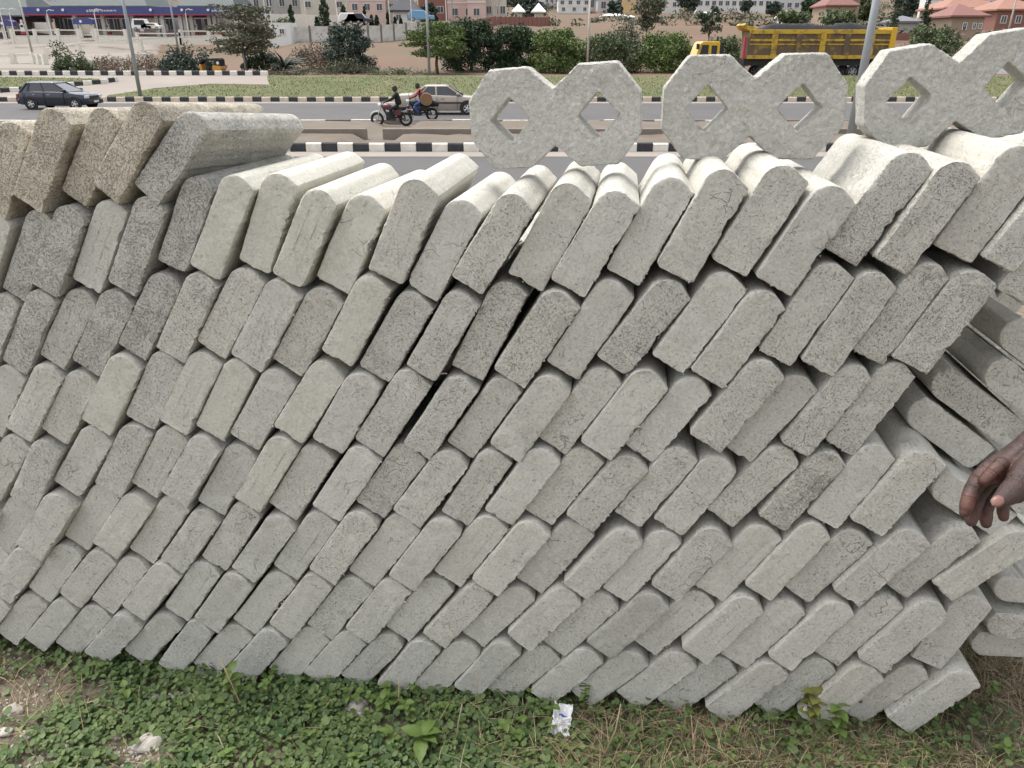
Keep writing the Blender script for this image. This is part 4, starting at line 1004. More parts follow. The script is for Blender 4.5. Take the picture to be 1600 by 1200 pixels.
# shop fronts, pumps, a parked van and car under the canopy
zb = at(800, 49, YS + 18).z
def shop(px0, px1, wc, label, h=4.6, red=True, wins=()):
    Y = YS + 18; a, b = stand(px0, Y).x, stand(px1, Y).x; w = b - a; root = tag(empty('shop', ((a + b)/2, Y, zb)), label, 'shop')
    MB().box(-w/2, w/2, 0, 7, -1.5, h).build('wall', WALLC[wc], root)
    if red: MB().box(-w/2, w/2, -.15, -.004, h*.62, h*.86).build('sign_band', M['fuel_red'], root)
    for fx, ww in wins: window(root, (fx - .5)*w, h*.32, ww, h*.5, -.03)
shop(90, 118, 'cream', 'cream shop with red sign band under the canopy, leftmost', wins=((.3, 2), (.75, 2))); shop(150, 212, 'cream', 'long cream shop with red sign band behind the pumps', wins=((.15, 1.8), (.4, 2.2), (.6, 1.4), (.85, 2)))
shop(206, 246, 'cream', 'cream shop behind the parked white van', wins=()); shop(252, 282, 'white', 'white kiosk with a large window under the canopy', red=False, wins=((.55, 2.4),)); shop(296, 352, 'grey', 'grey shop at the right end of the canopy', red=False, wins=((.25, 2.6), (.6, 2)))
shop(20, 58, 'white', 'white building with a red stripe left of the canopy', wins=((.7, 2.6),))
def pump(px, label, Y=YS + 2):
    root = tag(empty('fuel_pump', at(px, 49.5, Y)), label, 'fuel pump', 'fuel pumps under the canopy')
    MB().box(-.45, .45, 0, .6, 0, 1.5).build('cabinet', M['sign_white'], root, bevel=.05); MB().box(-.3, .3, -.05, -.004, .85, 1.3).build('display', M['black_plastic'], root); MB().box(-.55, .55, -.1, .7, -.5, 0).build('plinth', M['fuel_red'], root)
    MB().tube([(0, .3, 1.5), (0, .3, 2.3)], .25, 10).build('globe_post', M['sign_white'], root)
for px, lb in ((36, 'white fuel pump left of the long canopy'), (168, 'white fuel pump below the first SALBAS lettering'), (222, 'white fuel pump right of the tall light pole'), (259, 'white fuel pump before the white kiosk'), (305, 'white fuel pump at the middle of the grey shop'), (343, 'white fuel pump near the right end of the canopy')): pump(px, lb)
# white post-and-rail walls in front of the station
def rail_wall(pts, label, hgt=1.6, Y0=None, posts=1, rails=(.35, 1.35), thick=.13, cat='fence', base=True):
    P = [at(*q) for q in pts]; root = tag(empty('railing', P[0]), label, cat)
    for i in range(len(P) - 1):
        d = P[i+1] - P[i]; L = d.length; rz = math.atan2(d.y, d.x); el = math.asin(d.z / L)
        for z in rails: MB().box(0, L, -thick/2, thick/2, z*hgt/1.6 - .1, z*hgt/1.6 + .1).build('rail', M['white_paint'], root, loc=P[i] - P[0], rot=(0, -el, rz))
        if base: MB().box(0, L, -.12, .12, -1.0, .22).build('plinth', M['white_paint'], root, loc=P[i] - P[0], rot=(0, -el, rz))
        n = max(1, posts)
        for k in range(n + (i == len(P) - 2)):
            q = P[i] + d*(k/n); MB().box(-.25, .25, -.26, .26, -1.0, hgt).build('post', M['white_paint'], root, loc=q - P[0], rot=(0, 0, rz))
    return root
rail_wall([(20, 59.5, 160), (56, 59.5, 160), (92, 59, 160), (124, 59.5, 160)], 'white post-and-rail wall before the station, left of the entrance arch')
rail_wall([(151, 59, 160), (197, 60, 160)], 'white post-and-rail wall between entrance arch and tall pole'); rail_wall([(215, 60.5, 158), (282, 61, 158)], 'long low white rail right of the tall pole', 1.1)
rail_wall([(283, 61, 158), (327, 61, 158), (372, 61, 158)], 'white post-and-rail wall at the right end of the station')
rail_wall([(74, 88, 108), (124, 79, 118), (220, 71, 128), (345, 63.5, 150)], 'thin white guard rail running along the ramp', .95, rails=(1.5,), thick=.1, base=False)
rail_wall([(-8, 107, 92), (56, 104, 92), (73, 107, 90)], 'white concrete railing with open balusters at the left edge', 1.45, posts=2)
mbx = sheet('ramp', [], M['dust_road']) if False else None
# paved forecourt and ramp
def terr_sheet(name, x0, x1, y0, y1, m, lift=.12, nx=24, ny=24):
    return tag(link(name, grid_mesh(name, np.linspace(x0, x1, nx), np.linspace(y0, y1, ny), lambda x, y: terrain_z(x, y) + lift), m, smooth=True), kind='structure')
M['forecourt'] = plain('forecourt_paving', (.24, .21, .18), .95, .10, .2)
tag(link('forecourt', grid_mesh('forecourt', np.linspace(-150, -30, 80), np.linspace(79, 205, 90), lambda x, y: terrain_z(x, y) + (.35 if (x < -.37*y - 8 and y > 80) else -1.2)), M['forecourt'], smooth=True), kind='structure')
# far hillside houses continue as a hazy mass
# ------------------------------------------------------------------ street light poles
def pole(px, Y, h, r, m, label, arm=None, foot=None, lean=0.0, lamp=True):
    p = stand(px, Y) if foot is None else foot; root = tag(empty('light_pole', p), label, 'light pole', 'street light poles')
    MB().tube([(0, 0, -.4), (lean*h, 0, h)], [r, r*.62], 12).build('shaft', m, root, smooth=True)
    if arm:
        for s in arm:
            MB().tube([(lean*h, 0, h - .05), (lean*h + s*.5, 0, h + .35), (lean*h + s*1.3, 0, h + .5)], [r*.5, r*.42, r*.35], 8).build('arm', m, root, smooth=True)
            MB().tube([(lean*h + s*1.2, 0, h + .5), (lean*h + s*1.9, 0, h + .46)], [.13, .09], 8).build('lamp_head', M['lamp_glass'], root)
    return root
pole(220, 53.3, 9.5, .125, M['pole'], 'thick tall grey light pole on the verge tip at left')
pole(53, 125, 9.0, .17, M['pole_tan'], 'concrete pole with a crossbar at the far left', lean=-.02)
pole(285, 77, 9.5, .10, M['pole'], 'thin light pole behind the orange tricycle', lean=-.015)
pole(385, 76, 3.6, .09, M['pole'], 'short grey post under the umbrella tree', lean=-.03)
pole(671, 72.5, 8.6, .13, M['pole'], 'light pole with a double arm before the flat-topped tree', arm=(1,))
pole(917, 74, 6.6, .10, M['pole_tan'], 'thin pale pole with a dark lamp head above the left screen block', lean=.005)
pole(1326, 28.5, 8.5, .16, M['pole'], 'thick galvanised pole near the stack, crossing the yellow truck', lean=.02)
pole(1566, 100, 8.5, .12, M['pole_tan'], 'pale pole at the right in front of the red roofs', lean=.02)
for px, row, lb in ((11, 61, 'white curved lamp post at the far left, left one'), (25, 61, 'white curved lamp post at the far left, right one'), (83, 63, 'white curved lamp post left of the entrance arch'), (156, 62, 'white curved lamp post right of the entrance arch'), (297, 62, 'white curved lamp post before the kiosk'), (426, 46, 'white curved lamp post left of the slim cypress'), (418, 47, 'white curved lamp post by the bushes'), (480, 44, 'white lamp post between the cypresses'), (529, 44, 'white lamp post right of the tallest cypress'), (644, 38, 'white curved lamp post in front of the black gable roof'), (610, 40, 'white post left of the black gable roof'), (698, 37, 'white post by the water tank')):
    Yp = 158 if px < 400 else 140; q = at(px, row, Yp); L = 5.2
    r_ = tag(empty('lamp_post', q), lb, 'lamp post', 'white lamp posts')
    MB().tube([(0, 0, -1), (-.1, 0, L - .8), (0, 0, L - .2), (.5, 0, L), (.9, 0, L - .1)], [.09, .08, .07, .06, .05], 6).build('shaft', M['white_paint'], r_); MB().box(.7, 1.3, -.12, .12, L - .2, L - .06).build('lamp_head', M['lamp_glass'], r_)
q = at(918, 17, 74); MB()

# ------------------------------------------------------------------ vehicles
def carpaint(name, col, metal=0.0, rough=.35): return plain(name, col, rough, .05, 2, metal=metal, spec=.5, coat=.4)
M['car_blue'] = carpaint('dark_blue_car_paint', (.018, .024, .04)); M['car_beige'] = carpaint('beige_car_paint', (.36, .31, .26), .2, .4)
def wheel(parent, x, y, r, w=.19, hub='chrome', spokes=5):
    root = bpy.data.objects.new('wheel', MB().ring((0, 0, 0), (0, 1, 0), r - w*.42, w*.42, 26, 10).mesh('wheel')); COL.objects.link(root); root.parent = parent; root.location = (x, y, r); root.data.materials.append(M['black_rubber'])
    m_ = MB().disc((0, 0, 0), (0, 1, 0), r*.60, w*.55, 20)
    m_.build('rim', M['black_plastic'], root)
    s_ = MB(); s_.ring((0, -w*.30, 0), (0, 1, 0), r*.58, .022, 20, 6)
    for k in range(spokes):
        a = 2*math.pi*k/spokes; s_.tube([(0, -w*.34, 0), (math.cos(a)*r*.57, -w*.32, math.sin(a)*r*.57)], [.045, .035], 6)
    s_.build('rim_spokes', M[hub], root); return root
def car(loc, rz, paint, L, Wd, Ht, prof, cabin, label, wheels, belt, hatch):
    """side profile facing +x; prof = list of (x, z_bottom, z_top, halfwidth)"""
    root = tag(empty('car', loc, rz), label, 'car')
    secs = []
    for x, z0, z1, hw in prof:
        zm = z0 + (z1 - z0)*.55
        secs.append([(x, -hw*.93, z0), (x, -hw, zm), (x, -hw*.93, z1 - .03), (x, -hw*.80, z1), (x, hw*.80, z1), (x, hw*.93, z1 - .03), (x, hw, zm), (x, hw*.93, z0)])
    MB().loft(secs).build('body', paint, root, smooth=True, bevel=.02)
    c0, c1, c2, c3 = cabin            # x of: rear glass foot, roof rear, roof front, windscreen foot
    hw = Wd/2; zb = belt; zr = Ht
    g = MB().loft([[(c0, -hw*.86, zb), (c3, -hw*.86, zb), (c3, hw*.86, zb), (c0, hw*.86, zb)], [(c1, -hw*.70, zr - .06), (c2, -hw*.70, zr - .06), (c2, hw*.70, zr - .06), (c1, hw*.70, zr - .06)]])
    g.build('glasshouse', M['glass'], root)
    r = MB().loft([[(c1 - .06, -hw*.71, zr - .07), (c2 + .08, -hw*.71, zr - .07), (c2 + .08, hw*.71, zr - .07), (c1 - .06, hw*.71, zr - .07)], [(c1 + .05, -hw*.62, zr), (c2 - .08, -hw*.62, zr), (c2 - .08, hw*.62, zr), (c1 + .05, hw*.62, zr)]])
    r.build('roof', paint, root, bevel=.03)
    for s in (-1, 1):
        mid = (c0 + c3)/2
        for xa, xb, w in ((c0 + .02, c1, .06), (c3 - .02, c2 + .04, .04), (mid, (c1 + c2)/2, .05), (c0 + (mid - c0)*.34, c1 + .12, .045)):
            MB().tube([(xa, s*hw*.875, zb - .03), (xb, s*hw*.715, zr - .06)], w, 6).build('window_pillar', paint, root)
        for k, xd in enumerate((mid - .62, mid + .22)):
            MB().box(xd, xd + .16, s*hw*.985 - .02, s*hw*.985 + .03, belt - .16, belt - .12).build('door_handle', M['chrome'], root)
        dl = MB()
        for xd in (mid + .02, c3 - .28, c0 + .25): dl.box(xd, xd + .014, s*(hw + .002) - .02, s*(hw + .002) + .012, .30, belt - .04)
        dl.box(prof[1][0] + .7, prof[-2][0] - .65, s*hw*1.0 - .015, s*hw*1.0 + .018, .55, .62); dl.build('side_trim', M['black_plastic'], root)
        MB().box(c3 - .30, c3 - .14, s*hw*1.0 - .03, s*hw*1.0 + .16, belt, belt + .13).build('mirror', paint, root, bevel=.03)
        MB().box(prof[-1][0] - .10, prof[-1][0] + .012, s*hw*.78 - .17, s*hw*.78 + .15, .60, .74).build('headlight', M['lamp_glass'], root, bevel=.02)
        MB().box(prof[0][0] - .012, prof[0][0] + .10, s*hw*.78 - .14, s*hw*.78 + .16, .62, .82).build('tail_light', M['fuel_red'], root, bevel=.02)
        ar = MB()
        for xw, rw in wheels: ar.disc((xw, s*(hw*.97), rw + .02), (0, 1, 0), rw + .07, .06, 24)
        ar.build('wheel_arch', M['black_plastic'], root)
    MB().box(prof[-1][0] - .12, prof[-1][0] + .07, -hw*.88, hw*.88, .28, .50).build('bumper', M['black_plastic'] if hatch else paint, root, bevel=.04)
    MB().box(prof[0][0] - .07, prof[0][0] + .12, -hw*.88, hw*.88, .30, .52).build('bumper', M['black_plastic'] if hatch else paint, root, bevel=.04)
    MB().box(prof[-1][0] + .0, prof[-1][0] + .02, -.42, .42, .58, .70).build('grille', M['black_plastic'], root)
    MB().box(prof[-1][0] + .068, prof[-1][0] + .085, -.24, .24, .36, .46).build('number_plate', M['white_paint'], root)
    for xw, rw in wheels:
        for s in (-1, 1):
            w_ = wheel(root, xw, s*(hw - .06), rw)
            if s > 0: w_.rotation_euler = (0, 0, math.pi)
    return root
pc = stand(98, 46.0); pc.z = ROAD + .02
car(pc, R(-3), M['car_blue'], 4.0, 1.68, 1.44, [(-2.0, .34, .80, .68), (-1.86, .26, .95, .80), (-1.2, .22, .96, .84), (0, .20, .95, .85), (.85, .20, .93, .84), (1.5, .22, .84, .80), (1.9, .28, .76, .72), (1.98, .34, .68, .64)], (-1.82, -1.35, .12, .98), 'dark blue five-door hatchback with pale alloy wheels on the road at left', ((-1.22, .30), (1.28, .30)), .93, True)
pc = stand(690, 42.6); pc.z = ROAD + .02
car(pc, R(1), M['car_beige'], 4.5, 1.74, 1.42, [(-2.25, .40, .82, .66), (-2.1, .28, .98, .80), (-1.3, .22, 1.0, .86), (0, .20, .95, .87), (.9, .20, .93, .86), (1.7, .22, .84, .82), (2.1, .28, .76, .74), (2.2, .36, .68, .64)], (-1.5, -.75, .35, 1.15), 'beige saloon car half hidden behind the left screen block', ((-1.35, .31), (1.38, .31)), .93, False)
bs = MB(); bs.box(-2.15, -1.95, -.6, .6, 1.12, 1.15)
# orange three-wheeler
M['keke'] = carpaint('orange_yellow_paint', (.55, .25, .03)); M['canvas'] = plain('black_canvas', (.025, .028, .03), .8, .2, 4)
pk = stand(333, 74.0); root = tag(empty('tricycle', pk, R(180 - 8)), 'orange three-wheeled taxi with black canvas roof by the far kerb', 'tricycle taxi')
K = 0.80
def kb(mb, name, m, bevel=.03, parent=None):
    o = mb.build(name, m, parent or root, bevel=bevel); o.scale = (K, K, K); return o
kb(MB().prism([(-1.25, .35), (-.35, .35), (-.35, .95), (-.55, 1.0), (-1.25, .95), (-1.35, .7)], 'y', -.62, .62), 'body', M['keke'])
kb(MB().prism([(.85, .3), (1.22, .4), (1.28, .95), (1.1, 1.15), (1.0, 1.1), (.95, .5)], 'y', -.45, .45), 'front_cowl', M['keke'])
kb(MB().box(-.4, 1.0, -.5, .5, .26, .36), 'floor', M['keke'])
kb(MB().prism([(-1.3, .95), (-.62, .95), (-.6, 1.45), (.75, 1.5), (1.12, 1.12), (1.16, 1.15), (.85, 1.68), (-1.1, 1.74), (-1.3, 1.6)], 'y', -.6, .6), 'canopy', M['canvas'])
kb(MB().box(-.35, -.05, -.5, .5, .36, .8), 'seat', M['canvas']); kb(MB().box(.25, .5, -.3, .3, .36, .75), 'seat', M['canvas'])
kb(MB().tube([(-1.05, .605, 1.25), (-1.05, .63, 1.25)], .16, 16), 'emblem', M['sign_white'], 0); kb(MB().tube([(-1.05, -.605, 1.25), (-1.05, -.63, 1.25)], .16, 16), 'emblem', M['sign_white'], 0)
for x, y in ((-.85, .52), (-.85, -.52), (1.15, 0)):
    w_ = wheel(root, x*K, y*K, .22*K + .02, .13)
# yellow tipper lorry
t = NT('worn_yellow_paint'); tc = t.coords(False); a = t.noise(tc, 1.3, 6, .72); b = t.noise(tc, 9, 5, .7)
mask = t.math('MULTIPLY', t.ramp(a, [(.46, 0.), (.60, 1.)]), t.ramp(b, [(.3, .5), (.6, 1.)]))
t.l(t.mix(mask, (.52, .33, .02), (.13, .085, .05)), t.b.inputs['Base Color']); t.b.inputs['Roughness'].default_value = .6; M['tip_yellow'] = t.m
t = NT('rusty_panel'); tc = t.coords(False); a = t.noise(tc, 1.1, 6, .72)
t.l(t.mix(t.ramp(a, [(.52, 0.), (.68, 1.)]), (.115, .08, .05), (.40, .25, .03)), t.b.inputs['Base Color']); t.b.inputs['Roughness'].default_value = .8; M['tip_rust'] = t.m
M['cab_yellow'] = carpaint('yellow_cab_paint', (.62, .37, .02))
YT = 63.5; xa, xb = stand(1164, YT).x, stand(1387, YT).x; Lb = xb - xa
pt = stand(1275, YT); root = tag(empty('tipper_lorry', (xa, YT, gz(0, YT)+.012)), 'yellow tipper lorry with a rusty body heaped with coal behind the stack', 'lorry')
zt = at(800, 46.5, YT).z - pt.z; z1 = at(800, 92, YT).z - pt.z
MB().box(.06, Lb - .06, .10, 2.4, z1, zt - .1).build('tipping_body', M['tip_rust'], root)
f = MB(); f.box(0, Lb, 0, .16, zt - .30, zt); f.box(0, Lb, 2.34, 2.5, zt - .30, zt); f.box(0, Lb, .01, .16, z1 - .02, z1 + .24); f.build('body_rail', M['tip_yellow'], root, bevel=.02)
zz = z1 + (zt - z1)*.60; f = MB(); f.box(0.1, Lb - .3, .03, .13, zz, zz + .16); f.box(0.1, Lb - .3, .05, .13, zz - .26, zz - .17); f.build('middle_rail', M['tip_yellow'], root, bevel=.015)
for k in range(1, 6):
    x = Lb*k/6 + .1; MB().box(x - .22, x + .22, .0, .14, z1 + .24, zt - .30).build('side_post', M['tip_yellow'] if k % 2 else M['tip_rust'], root, bevel=.02)
MB().box(Lb - .36, Lb + .06, -.03, 2.5, z1 + .1, zt + .16).build('tailgate_post', M['cab_yellow'], root, bevel=.03)
MB().prism([(0, zt - .1), (.5, zt - .1), (.3, zt + .22), (-.28, zt + .26), (-.35, zt + .45), (-.5, zt + .3), (-.3, zt + .05)], 'y', .1, 2.4).build('body_hood', M['tip_yellow'], root, bevel=.02)
MB().box(-.28, -.1, .3, .55, z1, zt - .5).build('exhaust_stack', M['fuel_red'], root); MB().box(-.1, Lb - .2, .5, 2.0, z1 - .5, z1 - .03).build('chassis', M['black_plastic'], root)
bm = bmesh.new(); n = 40; V = []
for j in range(9):
    for i in range(n):
        x = .3 + (Lb - .9)*i/(n - 1); y = .14 + 2.2*j/8; pr = math.sin(math.pi*min(1, max(0, (j)/8)))**.5*min(1, i/5.0)*min(1, (n - 1 - i)/5.0)
        V.append((x, y, zt - .14 + pr*(.55 + .25*noise.noise(Vector((x*.6, y, 2))) + .16*noise.noise(Vector((x*3, y*3, 1))))))
Fq = [(j*n + i, j*n + i + 1, (j+1)*n + i + 1, (j+1)*n + i) for j in range(8) for i in range(n - 1)]
tag(link('coal_heap', raw_mesh('coal_heap', V, Fq), plain('black_coal', (.018, .018, .022), .8, .5, 6, bump=.08), None, root.location), 'long heap of black coal on the yellow lorry', 'coal')
bm.free()
xc = stand(1086, YT).x - xa; xd = stand(1121, YT).x - xa; zc = at(800, 65, YT).z - pt.z
prof = [(xc - .22, .9), (xd, .9), (xd, zc - .06), (xd - .12, zc), (xc + .42, zc), (xc + .2, zc - .14), (xc - .16, zc - 1.25)]
MB().prism(prof, 'y', .15, 2.45).build('cab', M['cab_yellow'], root, bevel=.05)
MB().prism([(xc + .16, zc - 1.2), (xc + .85, zc - 1.2), (xc + .85, zc - .24), (xc + .36, zc - .24)], 'y', .12, .148).build('side_window', M['glass'], root)
MB().prism([(xc + 1.08, zc - 1.2), (xc + 1.5, zc - 1.2), (xc + 1.5, zc - .28), (xc + 1.08, zc - .28)], 'y', .12, .148).build('side_window', M['glass'], root)
MB().box(xc - .1, xc + .1, -.1, .1, zc - .55, zc - .15).build('mirror', M['black_plastic'], root); MB().box(xd + .02, xd + .28, .2, 2.4, .9, zc - .25).build('air_intake', M['black_plastic'], root)
MB().box(xc - .35, xc - .1, .2, 2.4, .45, .95).build('bumper', M['cab_yellow'], root, bevel=.04)
for x in (xc + .75, xc + 2.0 + .0, 1.3, Lb*.62, Lb*.75, Lb*.88):
    for y in (.28, 2.2): wheel(root, x, y, .52, .34, 'pole', 6)
pv = stand(1572, 64); root = tag(empty('van', pv), 'white vehicle glimpsed through the hole of the right screen block', 'van')
MB().prism([(-2.2, .35), (2.2, .35), (2.2, 1.0), (1.3, 1.15), (.8, 1.85), (-2.2, 1.9)], 'y', 0, 1.8).build('body', M['sign_white'], root, bevel=.06)
MB().prism([(-.2, 1.15), (1.1, 1.15), (.75, 1.7), (-.2, 1.72)], 'y', -.03, -.004).build('side_window', M['glass'], root)
for x in (-1.3, 1.4): wheel(root, x, .05, .33, .22)
for (px, lab, colr) in ((222, 'white van parked under the fuel canopy', 'sign_white'), (236, 'white car parked beside the van under the fuel canopy', 'white_paint')):
    q = at(px, 47.5, YS - 6); root = tag(empty('parked_vehicle', q), lab, 'van' if px == 222 else 'car'); hh = 2.1 if px == 222 else 1.4
    MB().prism([(-2, .35), (2, .35), (2, .85), (1.1, .95), (.7, hh), (-1.6, hh), (-2, 1.0)], 'y', 0, 1.7).build('body', M[colr], root, bevel=.08)
    MB().prism([(-1.4, 1.0), (.9, 1.0), (.6, hh - .2), (-1.3, hh - .2)], 'y', -.03, -.004).build('side_window', M['glass'], root)
    for x in (-1.2, 1.2): wheel(root, x, .05, .33, .2)
for i, (px, row, colr) in enumerate(((560, 38.5, 'car_blue'), (548, 38, 'sign_white'), (657, 33.5, None))):
    q = at(px, row, 138 if i < 2 else 140); lab = ('dark vehicle with a light roof behind the white wall', 'white car left of the dark vehicle behind the white wall', 'light blue covered car behind the white wall')[i]
    root = tag(empty('parked_vehicle', q), lab, 'car')
    MB().prism([(-3.2 if i == 0 else -2, .3), (2.2, .3), (2.2, .9), (1.2, 1.0), (.6, 1.7), (-1.6, 1.7), (-2, 1.0)], 'y', 0, 1.7).build('body', M[colr] if colr else plain('light_blue_cover', (.16, .32, .5), .6, .1), root, bevel=.12)
    for x in (-1.2, 1.3): wheel(root, x, .05, .33, .2)

# ------------------------------------------------------------------ motorbikes and riders
def skin_figure(name, joints, bones, parent, m, sub=2):
    me = bpy.data.meshes.new(name); keys = list(joints); ix = {k: i for i, k in enumerate(keys)}
    me.from_pydata([joints[k][0] for k in keys], [(ix[a], ix[b]) for a, b in bones], []); o = bpy.data.objects.new(name, me); COL.objects.link(o); o.parent = parent
    md = o.modifiers.new('skin', 'SKIN'); md.use_smooth_shade = True
    for i, k in enumerate(keys):
        sv_ = me.skin_vertices[0].data[i]; r = joints[k][1]; sv_.radius = (r, r) if not isinstance(r, tuple) else r; sv_.use_root = (i == 0)
    sb = o.modifiers.new('sub', 'SUBSURF'); sb.levels = sub; sb.render_levels = sub
    freeze(o); o.data.materials.append(m); o.data.name = name; return o
M['dark_skin'] = plain('dark_brown_skin', (.055, .028, .018), .5, .15, 8); M['black_cloth'] = plain('black_cloth', (.014, .014, .017), .9, .3, 6)
M['red_cloth'] = plain('red_pink_cloth', (.24, .06, .06), .9, .25, 8); M['blue_cloth'] = plain('blue_cloth', (.035, .08, .25), .9, .25, 6); M['khaki'] = plain('khaki_cloth', (.20, .16, .12), .9, .2, 6)
M['wicker'] = plain('brown_drum', (.22, .12, .06), .8, .3, 10)
M['bike_red'] = carpaint('maroon_tank', (.10, .015, .02)); M['white_fender'] = carpaint('silver_fender', (.55, .55, .54))
def motorbike(loc, rz, label, tank, fender):
    """front towards -x"""
    root = tag(empty('motorbike', loc, rz), label, 'motorbike'); rr = .29
    for x, nm in ((-.64, 'wheel'), (.62, 'wheel')):
        w_ = link(nm, MB().ring((0, 0, 0), (0, 1, 0), rr - .05, .055, 30, 8).mesh('wheel'), M['black_rubber'], root, (x, 0, rr), smooth=True)
        s_ = MB().ring((0, 0, 0), (0, 1, 0), rr - .075, .012, 26, 6); s_.disc((0, 0, 0), (0, 1, 0), .055, .10, 10)
        for k in range(14):
            a = 2*math.pi*k/14; s_.tube([(0, 0, 0), (math.cos(a)*(rr - .08), 0, math.sin(a)*(rr - .08))], .0045, 4, False)
        s_.build('rim', M['chrome'], w_)
        fd = MB(); a0, a1 = (.25, 2.7) if x < 0 else (.15, 2.5); secs = []
        for k in range(13):
            a = a0 + (a1 - a0)*k/12; secs.append([(x + math.cos(a)*(rr + .045), -.06, rr + math.sin(a)*(rr + .045)), (x + math.cos(a)*(rr + .065), 0, rr + math.sin(a)*(rr + .065)), (x + math.cos(a)*(rr + .045), .06, rr + math.sin(a)*(rr + .045)), (x + math.cos(a)*(rr + .04), 0, rr + math.sin(a)*(rr + .04))])
        fd.loft(secs).build('mudguard', M[fender] if x < 0 else M['black_plastic'], root, smooth=True)
    f = MB()
    for s in (-.07, .07): f.tube([(-.64, s, rr), (-.42, s, .92)], .022, 8)
    f.build('fork', M['chrome'], root)
    f = MB(); f.tube([(-.40, 0, .86), (-.2, 0, .45), (.1, 0, .32), (.35, 0, .42)], .045, 8); f.tube([(-.40, 0, .80), (.1, 0, .70), (.62, 0, .66)], .025, 8)
    for s in (-.09, .09): f.tube([(.1, s, .36), (.62, s, rr)], .02, 6); f.tube([(.45, s, .66), (.6, s, rr + .02)], .028, 8)
    f.build('frame', M['black_plastic'], root)
    MB().loft([[(x, y*w, z0 + (z + .5)*h) for y, z in ((-1, -.5), (-1, .2), (-.5, .5), (.5, .5), (1, .2), (1, -.5))] for x, w, z0, h in ((-.40, .05, .74, .14), (-.28, .13, .70, .24), (-.05, .14, .68, .24), (.08, .08, .70, .12))]).build('tank', M[tank], root, smooth=True, bevel=.02)
    MB().loft([[(x, -.13, z), (x, -.11, z + .09), (x, .11, z + .09), (x, .13, z)] for x, z in ((.04, .71), (.3, .70), (.7, .76), (.82, .80))]).build('seat', M['black_plastic'], root, bevel=.03)
    MB().box(-.24, .14, -.15, .15, .24, .60).build('engine', M['black_plastic'], root, bevel=.05); MB().prism([(.05, .42), (.42, .45), (.5, .68), (.08, .70)], 'y', -.11, .11).build('side_panel', M[tank], root, bevel=.04); e = MB(); e.tube([(-.2, .15, .40), (-.1, .18, .24), (.75, .19, .30)], [.025, .03, .045], 8); e.build('exhaust', M['chrome'], root, smooth=True)
    h = MB(); h.tube([(-.34, -.34, 1.0), (-.40, -.2, 1.02), (-.43, 0, .96), (-.40, .2, 1.02), (-.34, .34, 1.0)], .016, 8); h.build('handlebar', M['black_plastic'], root)
    for s in (-1, 1): MB().tube([(-.40, s*.2, 1.02), (-.44, s*.26, 1.18), (-.44, s*.30, 1.2)], .008, 6).build('mirror_stalk', M['black_plastic'], root); 
    MB().tube([(-.56, 0, .86), (-.44, 0, .88)], [.095, .07], 14).build('headlight', M['lamp_glass'], root); MB().box(.80, .90, -.05, .05, .70, .78).build('tail_light', M['fuel_red'], root)
    c = MB(); c.tube([(.45, -.16, .62), (.88, -.16, .72), (.88, .16, .72), (.45, .16, .62)], .014, 6); c.build('carrier', M['chrome'], root)
    return root
zr = ROAD + .02
